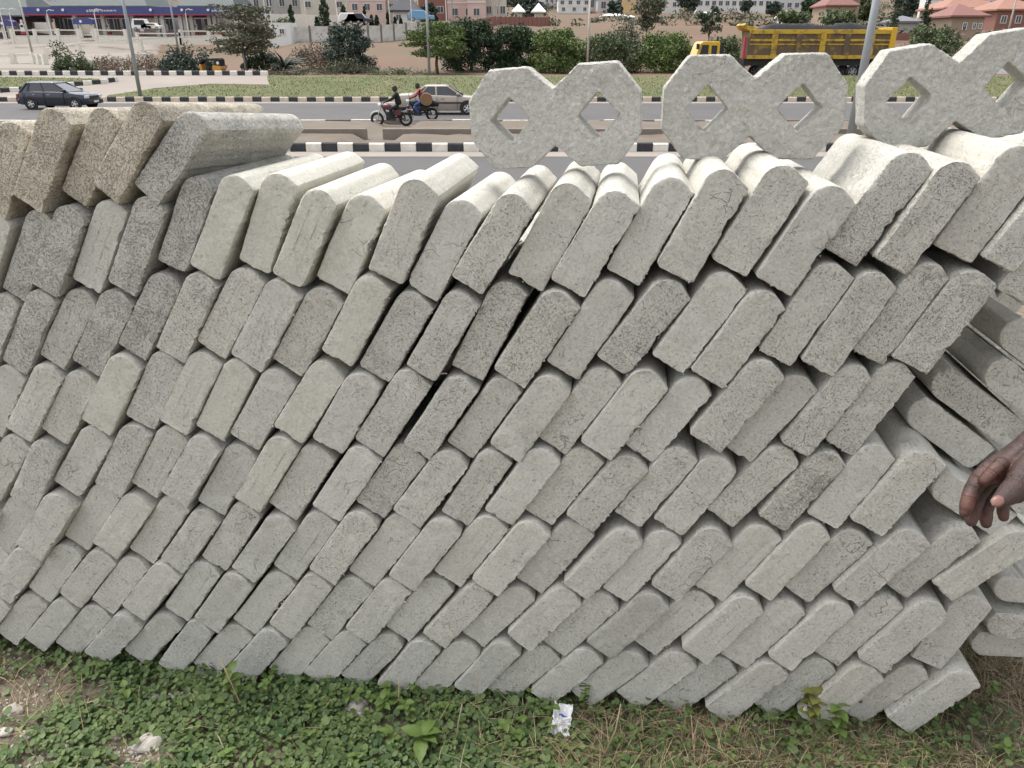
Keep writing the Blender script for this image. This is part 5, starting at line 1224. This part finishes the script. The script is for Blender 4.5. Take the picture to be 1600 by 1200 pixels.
def rider(loc, rz, label, shirt, trousers, hat, lean=0.0):
    root = tag(empty('person', loc, rz), label, 'person'); L = lean
    J = {'pelvis': ((.22, 0, .86), .16), 'waist': ((.20 - L*.3, 0, 1.02), .16), 'chest': ((.15 - L, 0, 1.22), (.20, .17)), 'neck': ((.11 - L*1.3, 0, 1.40), .055), 
         'shL': ((.14 - L*1.1, .17, 1.34), .085), 'shR': ((.14 - L*1.1, -.17, 1.34), .085), 'elL': ((-.06 - L, .30, 1.12), .065), 'elR': ((-.06 - L, -.30, 1.12), .065), 'haL': ((-.33, .30, 1.03), .036), 'haR': ((-.33, -.30, 1.03), .036)}
    skin_figure('jacket', J, [('pelvis', 'waist'), ('waist', 'chest'), ('chest', 'neck'), ('chest', 'shL'), ('chest', 'shR'), ('shL', 'elL'), ('shR', 'elR'), ('elL', 'haL'), ('elR', 'haR')], root, M[shirt])
    for s in (-1, 1):
        J = {'hip': ((.22, s*.09, .86), .105), 'knee': ((-.18, s*.19, .70), .07), 'ankle': ((.0, s*.2, .34), .05)}
        skin_figure('trouser_leg', J, [('hip', 'knee'), ('knee', 'ankle')], root, M[trousers])
        MB().loft([[(x, s*.2 - w, z0), (x, s*.2 + w, z0), (x, s*.2 + w*.8, z1), (x, s*.2 - w*.8, z1)] for x, w, z0, z1 in ((.08, .035, .24, .36), (-.02, .045, .24, .35), (-.18, .035, .24, .28))]).build('shoe', M['black_plastic'], root, bevel=.01)
        MB().tube([(-.30, s*.30, 1.035), (-.38, s*.30, 1.02), (-.42, s*.30, .98)], [.034, .042, .025], 8).build('hand', M['dark_skin'], root, smooth=True)
    hx = .09 - L*1.5
    bm = bmesh.new(); bmesh.ops.create_uvsphere(bm, u_segments=18, v_segments=14, radius=.105)
    for v_ in bm.verts:
        v_.co.z *= 1.22; v_.co.y *= .86
        if v_.co.x < -.05 and abs(v_.co.y) < .03 and abs(v_.co.z + .01) < .03: v_.co.x -= .022
        if v_.co.z < -.05: v_.co.x -= .012
    me = bpy.data.meshes.new('head'); bm.to_mesh(me); bm.free(); link('head', me, M['dark_skin'], root, (hx, 0, 1.54), smooth=True)
    for s in (-1, 1): MB().tube([(hx - .09, s*.035, 1.56), (hx - .102, s*.035, 1.56)], .014, 8).build('eye', M['black_plastic'], root); MB().box(hx - .02, hx + .02, s*.09 - .01, s*.09 + .01, 1.51, 1.57).build('ear', M['dark_skin'], root, bevel=.008)
    bm = bmesh.new(); bmesh.ops.create_uvsphere(bm, u_segments=18, v_segments=10, radius=.118); bmesh.ops.delete(bm, geom=[v_ for v_ in bm.verts if v_.co.z < .015], context='VERTS')
    me = bpy.data.meshes.new('cap'); bm.to_mesh(me); bm.free(); c = link('cap' if hat == 'cap' else 'hair', me, M['black_cloth'], root, (hx, 0, 1.56), smooth=True)
    if hat == 'cap': MB().loft([[(hx - .10, -.08, 1.585), (hx - .10, .08, 1.585), (hx - .10, .08, 1.60), (hx - .10, -.08, 1.60)], [(hx - .21, -.05, 1.57), (hx - .21, .05, 1.57), (hx - .21, .05, 1.58), (hx - .21, -.05, 1.58)]]).build('cap_peak', M['black_cloth'], root)
    return root
b1 = stand(613, 35.8); b1.z = zr
motorbike(b1, R(2), 'black and maroon motorbike with silver front mudguard in the median gap', 'bike_red', 'white_fender')
rider(b1 + Vector((.12, 0, 0)), R(2), 'motorbike rider all in black with a black cap', 'black_cloth', 'black_cloth', 'cap')
b2 = stand(655, 38.4); b2.z = zr
motorbike(b2, R(4), 'dark motorbike behind the first one, carrying a drum', 'black_plastic', 'black_plastic')
rider(b2 + Vector((.0, 0, 0)), R(4), 'motorbike rider in red top and blue wrap behind the black one', 'red_cloth', 'blue_cloth', 'hair', .06)
root = tag(empty('drum', b2 + Vector((.42, -.28, .98)), R(4)), 'round brown drum tied at the side of the second motorbike', 'drum')
MB().tube([(0, -.16, 0), (0, -.12, 0), (0, .1, 0), (0, .14, 0)], [.25, .285, .285, .25], 22).build('shell', M['wicker'], root, smooth=False); MB().ring((0, -.15, 0), (0, 1, 0), .262, .016, 24, 6).build('hoop', M['khaki'], root)
tag(MB().tube([(.3, -.2, .78), (.62, -.24, .80), (.95, -.2, .72)], [.10, .16, .08], 10).build('sack', M['black_cloth'], loc=b2, rot=(0, 0, R(4)), smooth=True), 'dark sack slung over the back of the second motorbike', 'sack')

# ------------------------------------------------------------------ hand of a person reaching in from the right
def hpt(zx, zy, z):     # point of the hand: photograph position and distance along the optical axis
    d = ray(1400 + zx/6, 660 + zy/6); return Vector((0, 0, H)) + d * z
ZH = 1.14; UNIT = ZH / F / 6          # metres per unit
t = NT('hand_skin'); tc = t.coords(False); a = t.noise(tc, 40, 4, .6); c_ = t.noise(tc, 260, 3, .6); g = t.n('ShaderNodeVertexColor'); g.layer_name = 'palm'
wr = t.n('ShaderNodeTexVoronoi'); wr.feature = 'DISTANCE_TO_EDGE'; wr.inputs['Scale'].default_value = 330; t.l(tc, wr.inputs['Vector'])
back = t.mix(t.ramp(a, [(.3, 0.), (.7, 1.)]), (.036, .021, .018), (.070, .041, .034)); palm = t.mix(t.ramp(a, [(.3, 0.), (.7, 1.)]), (.105, .042, .030), (.165, .070, .050))
t.l(t.mix(g.outputs['Color'], back, palm), t.b.inputs['Base Color']); t.b.inputs['Roughness'].default_value = .48; t.b.inputs['Specular IOR Level'].default_value = .4
t.b.inputs['Subsurface Weight'].default_value = .12; t.b.inputs['Subsurface Radius'].default_value = (.01, .004, .002); t.b.inputs['Subsurface Scale'].default_value = .3
t.l(t.bump(t.math('ADD', t.math('MULTIPLY', t.ramp(wr.outputs['Distance'], [(0., 0.), (.12, 1.)]), .35), t.math('ADD', t.math('MULTIPLY', c_, .4), t.math('MULTIPLY', t.noise(tc, 75, 4, .6, 1.5), 1.6))), .55, .0014), t.b.inputs['Normal']); M['hand'] = t.m
M['nail'] = plain('nail', (.20, .105, .085), .3, .08, 30)
hb = bmesh.new()
def capsule(p, q, r0, r1, n=16, ell=1.0):
    p, q = Vector(p), Vector(q); ax = (q - p).normalized(); L = (q - p).length; e1 = ax.orthogonal().normalized(); e2 = ax.cross(e1); rows = []
    for k in range(7): a = -math.pi/2 + math.pi/2*k/6; rows.append((r0*math.sin(a), r0*math.cos(a)))
    for k in range(7): a = math.pi/2*k/6; rows.append((L + r1*math.sin(a), r1*math.cos(a)))
    vs_ = [[hb.verts.new(p + ax*s + (e1*math.cos(2*math.pi*i/n) + e2*math.sin(2*math.pi*i/n))*max(r, 1e-5)) for i in range(n)] for s, r in rows]
    for a, b in zip(vs_[:-1], vs_[1:]):
        for i in range(n): hb.faces.new((a[i], a[(i+1) % n], b[(i+1) % n], b[i]))
    hb.faces.new(vs_[0][::-1]); hb.faces.new(vs_[-1])
def chain(pts):       # pts = (zx, zy, forward mm towards the camera, radius units)
    for a, b in zip(pts[:-1], pts[1:]): capsule(hpt(a[0], a[1], ZH - a[2]/1000), hpt(b[0], b[1], ZH - b[2]/1000), a[3]*UNIT, b[3]*UNIT)
# forearm, wrist, back of the hand
chain([(2600, -560, 40, 260), (1900, -210, 10, 215), (1420, 130, 0, 172), (1260, 240, 0, 150)])
chain([(1260, 250, -2, 152), (1080, 340, -6, 120), (900, 440, -8, 100), (800, 510, -8, 84)])       # index ray of the metacarpus
chain([(1260, 290, -14, 140), (1080, 400, -22, 110), (930, 520, -24, 92)])
chain([(1280, 330, -22, 130), (1120, 450, -34, 104), (1000, 570, -36, 84)])
chain([(1300, 370, -26, 120), (1160, 500, -42, 92), (1070, 620, -46, 72)])
chain([(1150, 300, 0, 118), (990, 420, 0, 98), (880, 510, 2, 74)])                                   # pad at the root of the index finger
chain([(990, 390, 8, 66), (905, 470, 10, 62), (835, 545, 8, 58)])
# index: knuckle, then folded down
chain([(775, 545, -10, 84), (712, 640, -6, 74), (680, 715, 0, 68), (660, 790, 2, 62), (640, 850, 2, 44)])
# middle finger
chain([(840, 570, -26, 84), (770, 700, -22, 68), (735, 800, -18, 66), (715, 880, -14, 62), (705, 925, -12, 52)])
# ring finger
chain([(945, 610, -38, 80), (868, 740, -34, 64), (846, 830, -30, 62), (842, 905, -26, 60), (845, 945, -24, 50)])
# little finger
chain([(1040, 650, -46, 70), (1005, 760, -44, 58), (1003, 840, -40, 56), (1008, 885, -38, 48)])
# thumb in front
chain([(1330, 330, 12, 150), (1230, 470, 26, 132), (1130, 600, 38, 112), (1050, 680, 46, 96), (985, 728, 52, 74)])
chain([(1330, 420, 0, 150), (1220, 560, 10, 118), (1120, 660, 22, 100)])
me = bpy.data.meshes.new('person'); hb.to_mesh(me); hb.free()
ho = bpy.data.objects.new('person', me); COL.objects.link(ho)
md = ho.modifiers.new('r', 'REMESH'); md.mode = 'VOXEL'; md.voxel_size = .0013
md = ho.modifiers.new('s', 'SMOOTH'); md.factor = .5; md.iterations = 5
freeze(ho); me = ho.data
# flexion creases at the finger joints
CR = [((712, 640, -6), (680, 715, 0)), ((682, 712, 0), (660, 790, 2)), ((735, 800, -18), (715, 880, -14)), ((780, 690, -22), (735, 800, -18)), ((868, 740, -34), (846, 830, -30)), ((846, 830, -30), (842, 905, -26)), ((1005, 760, -44), (1003, 840, -40)),
      ((1130, 600, 38), (1050, 680, 46)), ((1110, 618, 38), (1050, 680, 46)), ((1150, 575, 36), (1130, 600, 38)), ((905, 470, 10), (835, 545, 8)), ((1080, 340, -6), (990, 420, 0)), ((960, 420, 6), (900, 480, 8))]
for a, b in CR:
    A = hpt(a[0], a[1], ZH - a[2]/1000); B = hpt(b[0], b[1], ZH - b[2]/1000); d_ = (B - A).normalized()
    co_ = np.empty(len(me.vertices)*3, np.float32); me.vertices.foreach_get('co', co_); co_ = co_.reshape(-1, 3)
    for i_ in np.nonzero(((co_ - np.array(A, np.float32))**2).sum(1) < .0005)[0]:
        vtx = me.vertices[int(i_)]; q = vtx.co - A
        if True:
            w_ = q.dot(d_) + .0012*noise.noise(vtx.co*300); e_ = math.exp(-(w_/.0012)**2) + .6*math.exp(-((w_ - .0035)/.0009)**2)
            if e_ > .02: vtx.co -= vtx.normal * .0011 * e_
me.polygons.foreach_set('use_smooth', [True]*len(me.polygons)); me.materials.append(M['hand'])
at_ = me.color_attributes.new('palm', 'FLOAT_COLOR', 'POINT')
pc_ = [hpt(870, 520, ZH - .010), hpt(690, 760, ZH - .012), hpt(735, 880, ZH), hpt(850, 880, ZH + .015), hpt(1005, 850, ZH + .03), hpt(1040, 430, ZH), hpt(950, 500, ZH - .01), hpt(1000, 560, ZH), hpt(980, 640, ZH), hpt(780, 800, ZH)]
rad = [.022, .020, .019, .020, .017, .022, .022, .022, .02, .016]
near_ = np.array([v_.co.x < hpt(1350, 300, ZH).x for v_ in me.vertices])
for i, vtx in enumerate(me.vertices):
    f_ = 0.0
    if not near_[i]: at_.data[i].color = (0, 0, 0, 1); continue
    for c, r in zip(pc_, rad): f_ = max(f_, min(1, max(0, 1.25 - (vtx.co - c).length / r)))
    if vtx.normal.y > .2: f_ *= .2
    f_ *= .75; at_.data[i].color = (f_, f_, f_, 1)
tag(ho, 'dark-skinned hand with curled fingers reaching in from the right edge', 'person')
# thumb nail: a small curved plate on the tip of the thumb
nv = Vector(hpt(958, 735, ZH - .066)); nc = MB(); e1 = (hpt(1000, 700, ZH) - hpt(940, 745, ZH)).normalized(); vdir = (Vector((0, 0, H)) - nv).normalized(); e2 = vdir.cross(e1).normalized(); e3 = e1.cross(e2)
if e3.dot(vdir) < 0: e3 = -e3
rows = []
for i in range(9):
    u = -1 + 2*i/8; hwid = math.sqrt(max(0, 1 - abs(u)**2.6)) * .0075 + .0003
    rows.append([nv + e1*u*.0098 + e2*(w_*hwid) + e3*(.0006 - .0022*w_*w_ - .0018*u*u - .0006) for w_ in (-1, -.6, -.2, .2, .6, 1)])
V = [p for r in rows for p in r]; nc.add(V, [(6*i + j, 6*i + j + 1, 6*i + j + 7, 6*i + j + 6) for i in range(8) for j in range(5)])
no = nc.build('thumbnail', M['nail'], None, smooth=True); md = no.modifiers.new('so', 'SOLIDIFY'); md.thickness = .0012; no.parent = ho
# sleeve further up the arm, out of the frame
sl = MB(); pts = [hpt(2450, -485, ZH - .038), hpt(3000, -740, ZH - .05), hpt(4000, -1300, ZH - .06)]; sl.tube(pts, [.062, .07, .085], 18); so = sl.build('sleeve', M['blue_cloth'], ho, smooth=True)

# ------------------------------------------------------------------ plants, straw and litter at the foot of the stack
def wall_y(x): return (WD + 0.0) / math.cos(TH) - x * math.tan(TH)        # y of the stack front at ground level
def near_z(x, y): return terrain_z(x, y)
def field(x, y, s, f): return noise.fractal(Vector((x*f, y*f, s)), .7, 2, 3)
BARE = [(-1.06, 1.555, .07, .035), (-1.02, 1.50, .06, .03), (-1.45, 1.74, .12, .09), (-1.48, 1.58, .10, .06), (-.44, 1.66, .05, .025), (-1.02, 1.74, .05, .02), (-.86, 1.80, .06, .02), (-1.3, 1.50, .05, .03)]
def clover_density(x, y):
    d = float(np.interp(x, [-1.6, -1.35, -1.2, -.1, .12, .5, 1.2], [.25, .6, 1, 1, .38, .20, .15]))
    for bx, by, rx, ry in BARE:
        q = ((x - bx)/rx)**2 + ((y - by)/ry)**2
        if q < 1.3: d *= .06 + .3*max(0, q - .5)
    return d * float(np.clip(1.1 + 1.5*field(x, y, 3, 5), .1, 1.2))
M['clover'] = leafmat('clover_leaf', (.030, .070, .022), (.125, .175, .055), (.08, .115, .038), .55, nscale=4)
N = 62000; xs_ = rng.uniform(-1.9, 1.5, N); ys_ = rng.uniform(1.15, 2.12, N); keep = []
for i in range(N):
    if ys_[i] < wall_y(xs_[i]) + .05 and rng.random() < clover_density(xs_[i], ys_[i]): keep.append(i)
P = np.stack([xs_[keep], ys_[keep]], -1); n = len(P)
zz_ = np.array([near_z(a, b) for a, b in P]) + rng.uniform(.008, .036, n) + np.array([.035*max(0, 1 - (wall_y(a) - b)/.09) for a, b in P])*rng.random(n)
rr_ = rng.uniform(.0035, .0098, n)*np.where(rng.random(n) < .05, 1.5, 1.0); k6 = 7; V = np.zeros((n, k6 + 1, 3), np.float32)
nx = rng.normal(0, .34, n); ny = rng.normal(-.12, .34, n); az = rng.uniform(0, 2*np.pi, n)
V[:, 0] = np.stack([P[:, 0], P[:, 1], zz_ - .0012], -1)
for k in range(k6):
    a = az + 2*np.pi*k/k6; r_ = rr_ * (.80 if k == 0 else 1.0); dx, dy = r_*np.cos(a), r_*np.sin(a)
    V[:, k + 1] = np.stack([P[:, 0] + dx, P[:, 1] + dy, zz_ - nx*dx - ny*dy], -1)
b = np.arange(n)*(k6 + 1); Fq = np.concatenate([np.stack([b, b + 1 + k, b + 1 + (k + 1) % k6], -1) for k in range(k6)])
tag(link('clover', raw_mesh('clover', V.reshape(-1, 3), Fq), M['clover']), kind='stuff')
def near_pos(dens):
    def f(n):
        x = rng.uniform(-1.9, 1.7, n); y = np.where(x > 1.0, rng.uniform(1.1, 2.6, n), rng.uniform(1.1, 2.12, n))
        k = np.array([(b < wall_y(a) + .02 or a > 1.0) and rng.random() < dens(a, b) for a, b in zip(x, y)]); x, y = x[k], y[k]
        return np.stack([x, y, [near_z(a, b) - .004 for a, b in zip(x, y)]], -1)
    return f
M['grass'] = leafmat('grass_blade', (.040, .070, .022), (.11, .15, .05), (.13, .13, .06), nscale=5)
M['straw'] = leafmat('dry_straw', (.26, .185, .10), (.46, .36, .22), (.18, .12, .07), nscale=5)
gd = lambda x, y: float(np.interp(x, [-1.6, -.9, -.1, .25, 1.6], [.10, .06, .14, .8, .9])) * float(np.clip(1 + 1.6*field(x, y, 9, 6), .15, 1))
sd = lambda x, y: float(np.interp(x, [-1.6, -1.2, -.3, .2, .8, 1.6], [.16, .05, .03, .55, .8, 1])) * float(np.clip(.9 + 1.9*field(x, y, 21, 5), .05, 1))
blades('grass', 34000, near_pos(gd), .03, .095, .0013, M['grass'], .7, 3)
blades('straw', 46000, near_pos(sd), .03, .15, .0012, M['straw'], .5, 3, flat=.95)
M['pebble'] = plain('pebble', (.42, .39, .34), .95, .3, 20, bump=.004)
# pebbles and crumbs of concrete on the bare patches
mb = MB(); ico = bmesh.new(); bmesh.ops.create_icosphere(ico, subdivisions=1, radius=1); iv = [v_.co.copy() for v_ in ico.verts]; jf = [tuple(v_.index for v_ in f_.verts) for f_ in ico.faces]; ico.free()
for i in range(900):
    if i < 420: bx, by, rx, ry = BARE[i % len(BARE)]; x, y = bx + random.gauss(0, rx*.6), by + random.gauss(0, ry*.6); s = random.uniform(.0015, .006)
    else: x = random.uniform(-1.7, 1.4); y = wall_y(x) - random.uniform(0, .10); s = random.uniform(.002, .006)
    q = Vector((x, y, near_z(x, y) + s*.4)); st = Vector((random.uniform(.7, 1.4), random.uniform(.7, 1.4), random.uniform(.5, .9)))
    mb.add([q + Vector((v_.x*st.x, v_.y*st.y, v_.z*st.z))*s*random.uniform(.8, 1.2) for v_ in iv], jf)
tag(mb.build('gravel', M['pebble']), kind='stuff')
def ground_at(px, row):
    d = ray(px, row); y = 1.7
    for _ in range(40):
        x = d.x/d.y*y; y = (near_z(x, y) - H)*d.y/d.z
    return Vector((d.x/d.y*y, y, near_z(d.x/d.y*y, y)))
for px, row, s, lab in ((232, 1163, .034, 'largest pale broken lump half sunk among the clover'), (120, 1120, .018, 'white stone left of the dry twig among clover'), (22, 1112, .024, 'rounded pale stone at the left edge'), (240, 1090, .018, 'small pale stone at the gap in the clover near the stack'), (8, 1145, .016, 'bluish stone at the left edge by the dry stalk'),
        (92, 1172, .022, 'flat pale lump in the bare patch at lower left'), (556, 1102, .028, 'pale gravelly lump in the middle of the clover'), (292, 1170, .016, 'upright pale stone right of the largest lump'), (45, 1150, .020, 'greenish grey stone near the left edge'), (550, 1163, .014, 'small white stone under the clover patch'), (310, 1055, .03, 'pale rubble lump tucked under the bottom course')):
    p = ground_at(px, row); bm = bmesh.new(); bmesh.ops.create_icosphere(bm, subdivisions=3, radius=s); off = Vector((px, row, 0))
    for v_ in bm.verts: v_.co *= 1 + .35*noise.noise(v_.co/s*.9 + off) + .12*noise.noise(v_.co/s*3 + off); v_.co.z *= .6; v_.co.x *= 1.25
    me = bpy.data.meshes.new('stone'); bm.to_mesh(me); bm.free(); tag(link('stone', me, M['pebble'], None, p + Vector((0, 0, s*.15))), lab, 'stone', 'pale stones among the weeds')
# broad-leaved weeds
M['weed'] = leafmat('broad_leaf', (.075, .135, .028), (.13, .19, .045), (.09, .13, .035), .5, nscale=8); M['weed_yellow'] = leafmat('yellowed_leaf', (.11, .13, .032), (.20, .19, .05), None, .6)
M['stem'] = plain('weed_stem', (.20, .17, .08), .8, .2, 30); M['twig'] = plain('dry_twig', (.40, .31, .20), .85, .15, 30)
def leaf_mesh(L, Wd, cup=.25, tooth=.0):
    n = 8; V = []; rows = []
    for i in range(n + 1):
        f = i/n; w = Wd*math.sin(math.pi*min(1, f**.8*.97 + .02))**.8*(1 + tooth*(-1)**i); z = -.28*L*f*f + .04*L*math.sin(3*f)
        V += [(L*f, -w, z + w*cup), (L*f, -w*.5, z + w*cup*.3), (L*f, 0, z), (L*f, w*.5, z + w*cup*.3), (L*f, w, z + w*cup)]
    return V, [(5*i + j, 5*i + j + 1, 5*i + j + 6, 5*i + j + 5) for i in range(n) for j in range(4)]
def weed(px, row, n, L, hgt, label, m='weed', ratio=.30, tall=False, lean=(0, 0), name='weed', leafless=0.0):
    p = ground_at(px, row); root = tag(empty(name, p), label, 'weed', 'broad-leaved weeds at the foot of the stack')
    top = Vector((lean[0], lean[1], hgt)); MB().tube([(0, 0, -.01), tuple(top*.5 + Vector((random.uniform(-.006, .006), 0, 0))), tuple(top)], [.0018, .0014, .0009], 6).build('stem', M['stem'], root)
    for k in range(n):
        f = leafless + (1 - leafless)*((k + .6)/n if tall else random.uniform(.6, 1)); V, Fq = leaf_mesh(L*random.uniform(.7, 1.1), L*ratio*random.uniform(.85, 1.15), .25, .07)
        mb = MB(); mb.add(V, Fq); o = mb.build('leaf', M[m if random.random() < .85 else 'weed'], root, loc=top*f, rot=(random.uniform(-.35, .35), random.uniform(-.6, .05), k*2.4 + random.uniform(-.4, .4)), smooth=True)
for a in ((660, 1172, 7, .062, .06, 'large-leaved weed with three broad leaves, the biggest in the clover'), (612, 1165, 5, .032, .05, 'weed with a reddish leaf left of the largest one'), (600, 1116, 8, .034, .06, 'weed with oval leaves close to the stack, left of centre'), (635, 1122, 7, .030, .06, 'small upright weed against the bottom course, left of centre'),
          (460, 1132, 2, .030, .03, 'two-leaved pale weed in the clover'), (312, 1098, 2, .022, .03, 'single bright leaf weed in the clover at left'), (355, 1190, 5, .030, .03, 'bright weed at the lower edge in the clover'), (560, 1192, 6, .03, .03, 'yellow-green weed at the bottom edge, left of centre'),
          (790, 1150, 5, .03, .05, 'weed left of the white litter'), (885, 1182, 4, .034, .03, 'broad bright weed below the white litter'), (805, 1158, 3, .04, .04, 'bright leaf cluster at the left of the litter'), (1310, 1160, 4, .032, .04, 'round-leaved bright weed at right of centre'),
          (1470, 1122, 5, .022, .04, 'low weed under the last bottom block'), (1565, 1185, 5, .03, .05, 'bright weed in the lower right corner'), (1545, 1095, 6, .026, .06, 'weed in the dry grass right of the last block'), (700, 1120, 5, .028, .04, 'weed with bright leaves before the bottom course'), (1180, 1120, 6, .018, .03, 'small dark weed at the bottom course right of centre'), (1075, 1125, 5, .016, .03, 'small dark weed below the pale bottom blocks')):
    weed(*a)
weed(375, 1108, 12, .032, .13, 'leafy twig weed leaning on the stack at left', tall=True, ratio=.36, lean=(-.02, .02), leafless=.45)
weed(913, 1108, 15, .019, .10, 'climbing weed with small stacked leaves beside the litter', tall=True, ratio=.42, leafless=.25)
weed(1325, 1112, 9, .026, .17, 'tall thin weed with a leaf tuft against the right blocks', 'weed', tall=True, ratio=.4, lean=(.03, .02), leafless=.82)
weed(1262, 1138, 18, .040, .13, 'yellowing leafy weed at the foot of the right blocks', 'weed_yellow', tall=True, ratio=.36, leafless=.3); weed(1300, 1146, 14, .042, .11, 'dark green weed right of the yellowing one', tall=True, ratio=.36)
weed(1330, 1125, 9, .030, .10, 'small upright weed right of the yellowing one, by the stack', tall=True, ratio=.4)
for _ in range(46):
    px = random.choice([random.uniform(150, 1050), random.uniform(560, 860), random.uniform(1050, 1590)]); edge = np.interp(px, [0, 200, 420, 700, 1000, 1400, 1600], [1020, 1040, 1060, 1085, 1108, 1118, 1090]); row = edge + abs(random.gauss(0, 45))
    weed(px, min(row, 1210), random.randint(3, 7), random.uniform(.014, .030), random.uniform(.025, .075), 'small broad-leaved weed growing among clover and grass at the stack foot', ratio=random.uniform(.3, .42), tall=random.random() < .4)
# dry twigs and stalks
for pts, lab in (([(345, 1028), (358, 1060), (375, 1098), (383, 1110)], 'pale dry twig leaning against the stack at left'), ([(25, 1137), (42, 1155), (48, 1176), (62, 1186), (69, 1198)], 'bent dry stalk at the lower left edge'), ([(142, 1118), (143, 1103), (136, 1098), (156, 1092)], 'forked dry twig standing in the clover'),
        ([(335, 1148), (345, 1165), (352, 1182)], 'short pale stick in the clover'), ([(625, 1112), (623, 1085), (624, 1060)], 'upright dry stalk before the bottom course'), ([(712, 1165), (716, 1130), (722, 1100)], 'tall dry stalk left of centre'), ([(505, 1125), (512, 1115), (519, 1105)], 'pale dry stick in the clover centre'),
        ([(742, 1108), (745, 1080), (746, 1050)], 'thin dry stalk rising before the bottom course'), ([(940, 1190), (962, 1140), (970, 1100)], 'long straw stalk right of the litter'), ([(1085, 1192), (1078, 1130), (1110, 1160)], 'bent straw at right of centre')):
    V3 = []
    for i, (px, row) in enumerate(pts):
        q = ground_at(px, max(row, 1060)); q.z += .012 + (.02 if i else 0)
        if row < 1100 or 'upright' in lab or 'stalk' in lab: 
            g0 = ground_at(*pts[0 if pts[0][1] > pts[-1][1] else -1]); d = ray(px, row); q = Vector((0, 0, H)) + d*((g0.y - .004*i)/d.y)
        V3.append(q)
    tag(MB().tube(V3, [.0022, .0019, .0016, .0012, .001][:len(V3)], 6).build('twig', M['twig'], smooth=True), lab, 'twig')
# crumpled white plastic sachet with faint blue print
t = NT('printed_plastic'); tc = t.coords(False); sx = t.n('ShaderNodeSeparateXYZ'); t.l(tc, sx.inputs[0]); nz = t.noise(tc, 60, 3, .6)
def band(o, a, b): return t.math('MULTIPLY', t.math('GREATER_THAN', o, a), t.math('LESS_THAN', o, b))
oval = t.math('LESS_THAN', t.math('ADD', t.math('POWER', t.math('DIVIDE', t.math('SUBTRACT', sx.outputs[0], .002), .012), 2.0), t.math('POWER', t.math('DIVIDE', t.math('SUBTRACT', sx.outputs[1], .014), .005), 2.0)), 1.0)
half = t.math('MULTIPLY', oval, t.math('LESS_THAN', sx.outputs[1], .0145))
ln = t.math('MULTIPLY', t.math('GREATER_THAN', t.math('SINE', t.math('MULTIPLY', sx.outputs[1], 1300.0)), .45), t.math('GREATER_THAN', nz, .47)); ln = t.math('MULTIPLY', ln, t.math('MULTIPLY', band(sx.outputs[0], -.016, .018), band(sx.outputs[1], -.030, .002)))
t.l(t.mix(half, t.mix(t.math('MULTIPLY', ln, .3), (.78, .78, .78), (.22, .23, .28)), (.10, .12, .42)), t.b.inputs['Base Color']); t.b.inputs['Roughness'].default_value = .35
V = []; nx_, ny_ = 22, 30
for j in range(ny_):
    for i in range(nx_):
        x = -.026 + .052*i/(nx_-1); y = -.044 + .088*j/(ny_-1); e = Vector((x*60, y*45, 1)); x2 = x*(1 + .10*noise.noise(Vector((0, y*90, 4)))) + .004*noise.noise(Vector((y*120, 2, x*40))); 
        V.append((x2, y + .004*noise.noise(Vector((x*150, 3, 0))), .006 + .016*noise.fractal(e, .6, 2, 4) + .006*abs(x/.026)**3))
p = ground_at(877, 1140)
o = link('litter', raw_mesh('litter', V, [(j*nx_ + i, j*nx_ + i + 1, (j+1)*nx_ + i + 1, (j+1)*nx_ + i) for j in range(ny_-1) for i in range(nx_-1)]), t.m, None, p + Vector((0, 0, .035)), (R(24), R(4), R(-9)), smooth=True)
md = o.modifiers.new('s', 'SOLIDIFY'); md.thickness = .0006
tag(o, 'crumpled white plastic sachet with blue print lying in the grass', 'litter')
